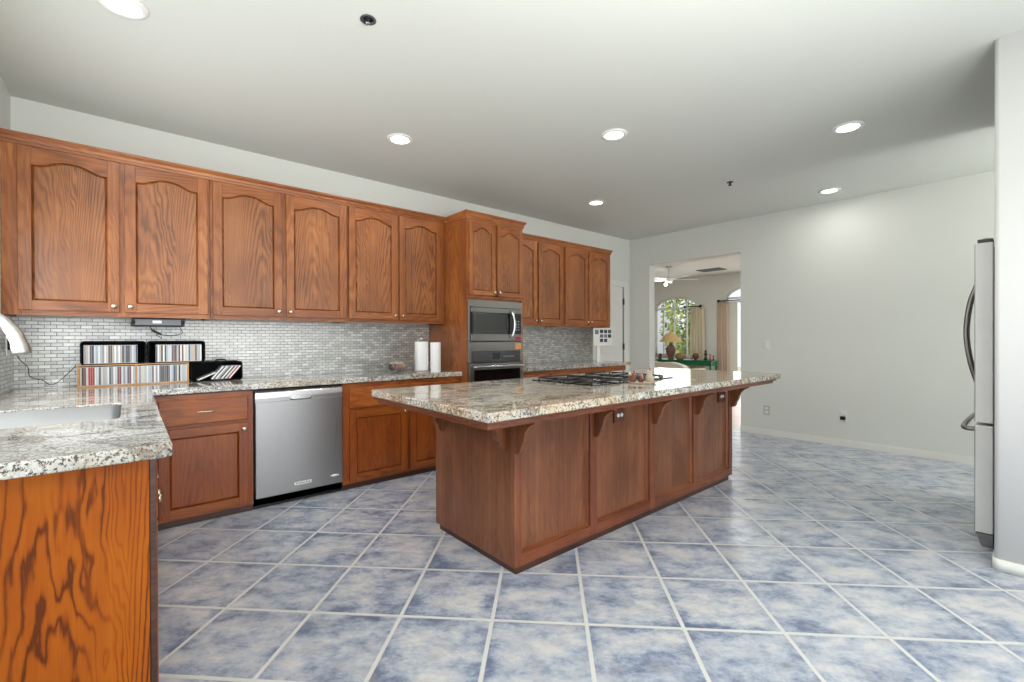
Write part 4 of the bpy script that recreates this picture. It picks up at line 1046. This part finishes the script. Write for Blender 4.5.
b = MB(); b.lathe([(.012, .40), (.012, .66), (.02, .67), (.002, .69)], (10.5, 6.16, CZ), 'brass', 10); L(b.build('stem', e))
M['shade'] = plain('straw_shade', (214, 180, 124), .8)
b = MB(); b.lathe([(.275, .445), (.24, .49), (.15, .60), (.085, .665), (.08, .665), (.145, .595), (.235, .485), (.27, .445)], (10.5, 6.16, CZ), 'shade', 24, caps=False); L(b.build('lamp_shade', e))
def pot(x, y, prof, mat, name, label, cat, z=CZ): b = MB(); b.lathe(prof, (x, y, z), mat, 16); return tag(b.build(name), label, cat)
M['straw'] = plain('woven_straw', (150, 124, 84), .8, var=.3); M['darkg'] = plain('dark_bronze', (40, 44, 38), .4); M['redbr'] = plain('red_brown_clay', (112, 62, 48), .5)
pot(10.5, 5.90, [(.08, 0), (.13, .04), (.13, .10), (.09, .15), (.03, .17), (.015, .19)], 'straw', 'covered_basket', 'round woven lidded basket beside the lamp on green console', 'basket')
pot(10.5, 5.50, [(.035, 0), (.03, .02), (.075, .07), (.08, .11), (.055, .16), (.05, .17)], 'redbr', 'clay_pot', 'small red-brown clay pot right of centre on green console', 'pot')
pot(10.5, 5.25, [(.045, 0), (.04, .05), (.02, .10), (.045, .14), (.02, .19), (.03, .215), (.012, .25)], 'darkg', 'statuette', 'dark slender statuette on green console, tallest ornament right of the pot', 'statuette')
pot(10.48, 5.13, [(.03, 0), (.028, .06), (.014, .09), (.03, .12), (.02, .15), (.004, .17)], plain('pink_figurine', (168, 110, 110), .5), 'figurine', 'pinkish figurine near the right end of the green console', 'figurine')
pot(10.5, 5.06, [(.025, 0), (.02, .05), (.012, .07), (.022, .10), (.004, .13)], plain('mauve_figurine', (120, 70, 84), .5), 'figurine', 'small mauve figurine at the far right end of the green console', 'figurine')
b = MB(); b.box(10.40, 10.62, 5.60, 5.76, CZ, CZ+.025, 'paper', .002); b.box(10.42, 10.60, 5.62, 5.75, CZ+.025, CZ+.045, plain('blue_cover', (96, 118, 130), .5), .002); tag(b.build('book_stack'), 'pale books lying flat between basket and clay pot', 'books')
e = empty('potted_plant', (10.45, 6.43, CZ), 'small dark reddish potted plant at the left end of green console', 'plant')
L = lambda o: (setattr(o, 'location', -Vector(e.location)), o)[1]
b = MB(); b.lathe([(.04, 0), (.055, .07), (.05, .07), (.03, .06)], (10.45, 6.43, CZ), 'terracotta', 14); L(b.build('pot', e))
M['leafr'] = plain('dark_red_leaf', (104, 74, 70), .5, var=.4)
b = MB()
for i in range(22):
    a = random.uniform(0, 2*PI); r_ = random.uniform(.03, .09); h = random.uniform(.08, .17)
    p = Vector((10.45, 6.43, CZ+.06)); q = Vector((10.45+r_*math.cos(a), 6.43+r_*math.sin(a), CZ+h)); sd = Vector((-math.sin(a), math.cos(a), 0))*.018; mdl = (p+q)/2+Vector((0, 0, .01))
    vs = [b.bm.verts.new(v) for v in (p, mdl+sd, q, mdl-sd)]; b._fin([b.bm.faces.new(vs)], 'leafr')
L(b.build('foliage', e))

# sofa seen from behind
M['sofa'] = fabric('cream_upholstery', (206, 202, 188))
e = empty('sofa', (8.9, 5.5, 0), 'cream upholstered sofa back in front of the green console', 'sofa')
L = lambda o: (setattr(o, 'location', -Vector(e.location)), o)[1]
b = MB(); n = 12; pts = [(4.95, .35)]
top = [(4.95+.0, .56), (5.0, .62), (5.1, .665), (5.30, .705), (5.5, .70), (5.62, .69), (5.85, .71), (6.1, .70), (6.35, .70), (6.6, .67), (6.66, .60)]
pts = [(4.95, .10)]+top+[(6.66, .10)]
b.prism(pts[::-1], 'x', 9.0, 9.2, 'sofa', True); L(b.build('back', e))
b = MB(); b.box(9.2, 9.95, 5.1, 6.5, .12, .42, 'sofa', .04); L(b.build('seat', e))
for y in (4.93, 6.49):
    b = MB(); b.box(9.05, 9.95, y, y+.19, .10, .55, 'sofa', .05); L(b.build('arm', e))
for x in (9.05, 9.85):
    for y in (5.0, 6.55):
        b = MB(); b.lathe([(.02, 0), (.028, .10)], (x, y, 0), 'dark_wood_shade', 10); L(b.build('leg', e))

# ceiling vent and fan
e = empty('ceiling_vent', (10.07, 4.93, CEIL), 'dark rectangular air vent in the living room ceiling', 'vent')
b = MB(); b.box(-.19, .19, -.30, .24, -.012, -.0005, 'gapdark', .002)
for i in range(7): b.box(-.16+i*.045, -.14+i*.045, -.27, .21, -.018, -.012, 'grey')
b.build('grille', e)
e = empty('ceiling_fan', (8.9, 5.27, CEIL), 'white ceiling fan with a small lit lamp in the living room', 'ceiling fan')
b = MB(); b.lathe([(.06, 0), (.065, -.03), (.04, -.05)], (0, 0, 0), 'trim', 16); b.lathe([(.012, -.04), (.012, -.25)], (0, 0, 0), 'trim', 10); b.build('downrod', e)
b = MB(); b.lathe([(.03, -.24), (.09, -.26), (.10, -.30), (.07, -.34), (.02, -.35)], (0, 0, 0), 'trim', 20); b.build('motor', e)
for i in range(5):
    a = 2*PI*i/5+.5; b = MB()
    v = b.box(.10, .62, -.06, .06, -.292, -.284, 'trim', .002); bmesh.ops.rotate(b.bm, verts=b.bm.verts, cent=(0, 0, -.288), matrix=Matrix.Rotation(.18, 3, 'X')); bmesh.ops.rotate(b.bm, verts=b.bm.verts, cent=(0, 0, 0), matrix=Matrix.Rotation(a, 3, 'Z')); b.build('blade', e)
b = MB(); b.ball((-.02, .06, -.385), .035, 'lamp_on', 12); b.build('bulb', e)
fl = bpy.data.lights.new('fan_light', 'POINT'); fl.energy = 6; fl.shadow_soft_size = .12; fl.color = (1, .98, .95); flo = bpy.data.objects.new('fan_light', fl); COL.objects.link(flo); flo.location = (8.88, 5.33, CEIL-.52)

# outside the living room windows
M['leaf'] = plain('garden_leaf', (96, 128, 64), .6, var=.5); M['leafy'] = plain('sunlit_leaf', (176, 186, 88), .6, var=.4); M['bark'] = plain('bark', (120, 104, 88), .8); M['grassd'] = plain('garden_ground', (190, 178, 160), .9)
b = MB(); b.box(11.16, 22, -6, 16, -.2, -.12, 'grassd'); struct(b.build('ground'))
def shrub(x, y, h, r, n, label, ms):
    e = empty('garden_tree', (x, y, -.12), label, 'tree')
    b = MB(); b.tube([(0, 0, 0), (.05, 0, h*.4), (0, .05, h*.75)], [.07, .05, .02], 'bark', 8); b.build('trunk', e)
    b = MB()
    for i in range(n):
        a = random.uniform(0, 2*PI); t = random.uniform(-.9, 1); rr = r*math.sqrt(1-t*t*.8)*random.uniform(.45, 1); c = Vector((rr*math.cos(a), rr*math.sin(a), h*.6+t*h*.42))
        d1 = Vector((random.gauss(0, 1), random.gauss(0, 1), random.gauss(0, 1))).normalized(); d2 = d1.cross(Vector((random.gauss(0, 1), random.gauss(0, 1), 1))).normalized()
        s_ = random.uniform(.06, .12); vs = [b.bm.verts.new(c+v) for v in (d1*s_, d2*s_*.5, -d1*s_, -d2*s_*.5)]; b._fin([b.bm.faces.new(vs)], random.choice(ms))
    b.build('foliage', e)
shrub(13.2, 6.6, 2.3, .75, 1500, 'dense green garden tree filling the lower right of the arched window', ['leaf', 'leaf', 'leafy'])
shrub(15.0, 8.1, 3.2, 1.0, 1600, 'yellow-green sunlit tree behind the nearer green one outside window', ['leafy', 'leafy', 'leaf'])
M['stucco'] = plain('white_stucco', (216, 218, 222), .8)
b = MB(); b.prism([(8.35, -.12), (14, -.12), (14, 3.6), (10.3, 3.6), (9.7, 2.9), (8.95, 1.5), (8.35, .9)], 'x', 15.9, 16.4, 'stucco'); tag(b.build('neighbour_wall'), 'pale sloping house gable seen through the left of arched window', 'wall')
sun = bpy.data.lights.new('sun', 'SUN'); sun.energy = 1.8; sun.angle = .02; so = bpy.data.objects.new('sun', sun); COL.objects.link(so); so.rotation_euler = (math.radians(38), math.radians(-16), 0)
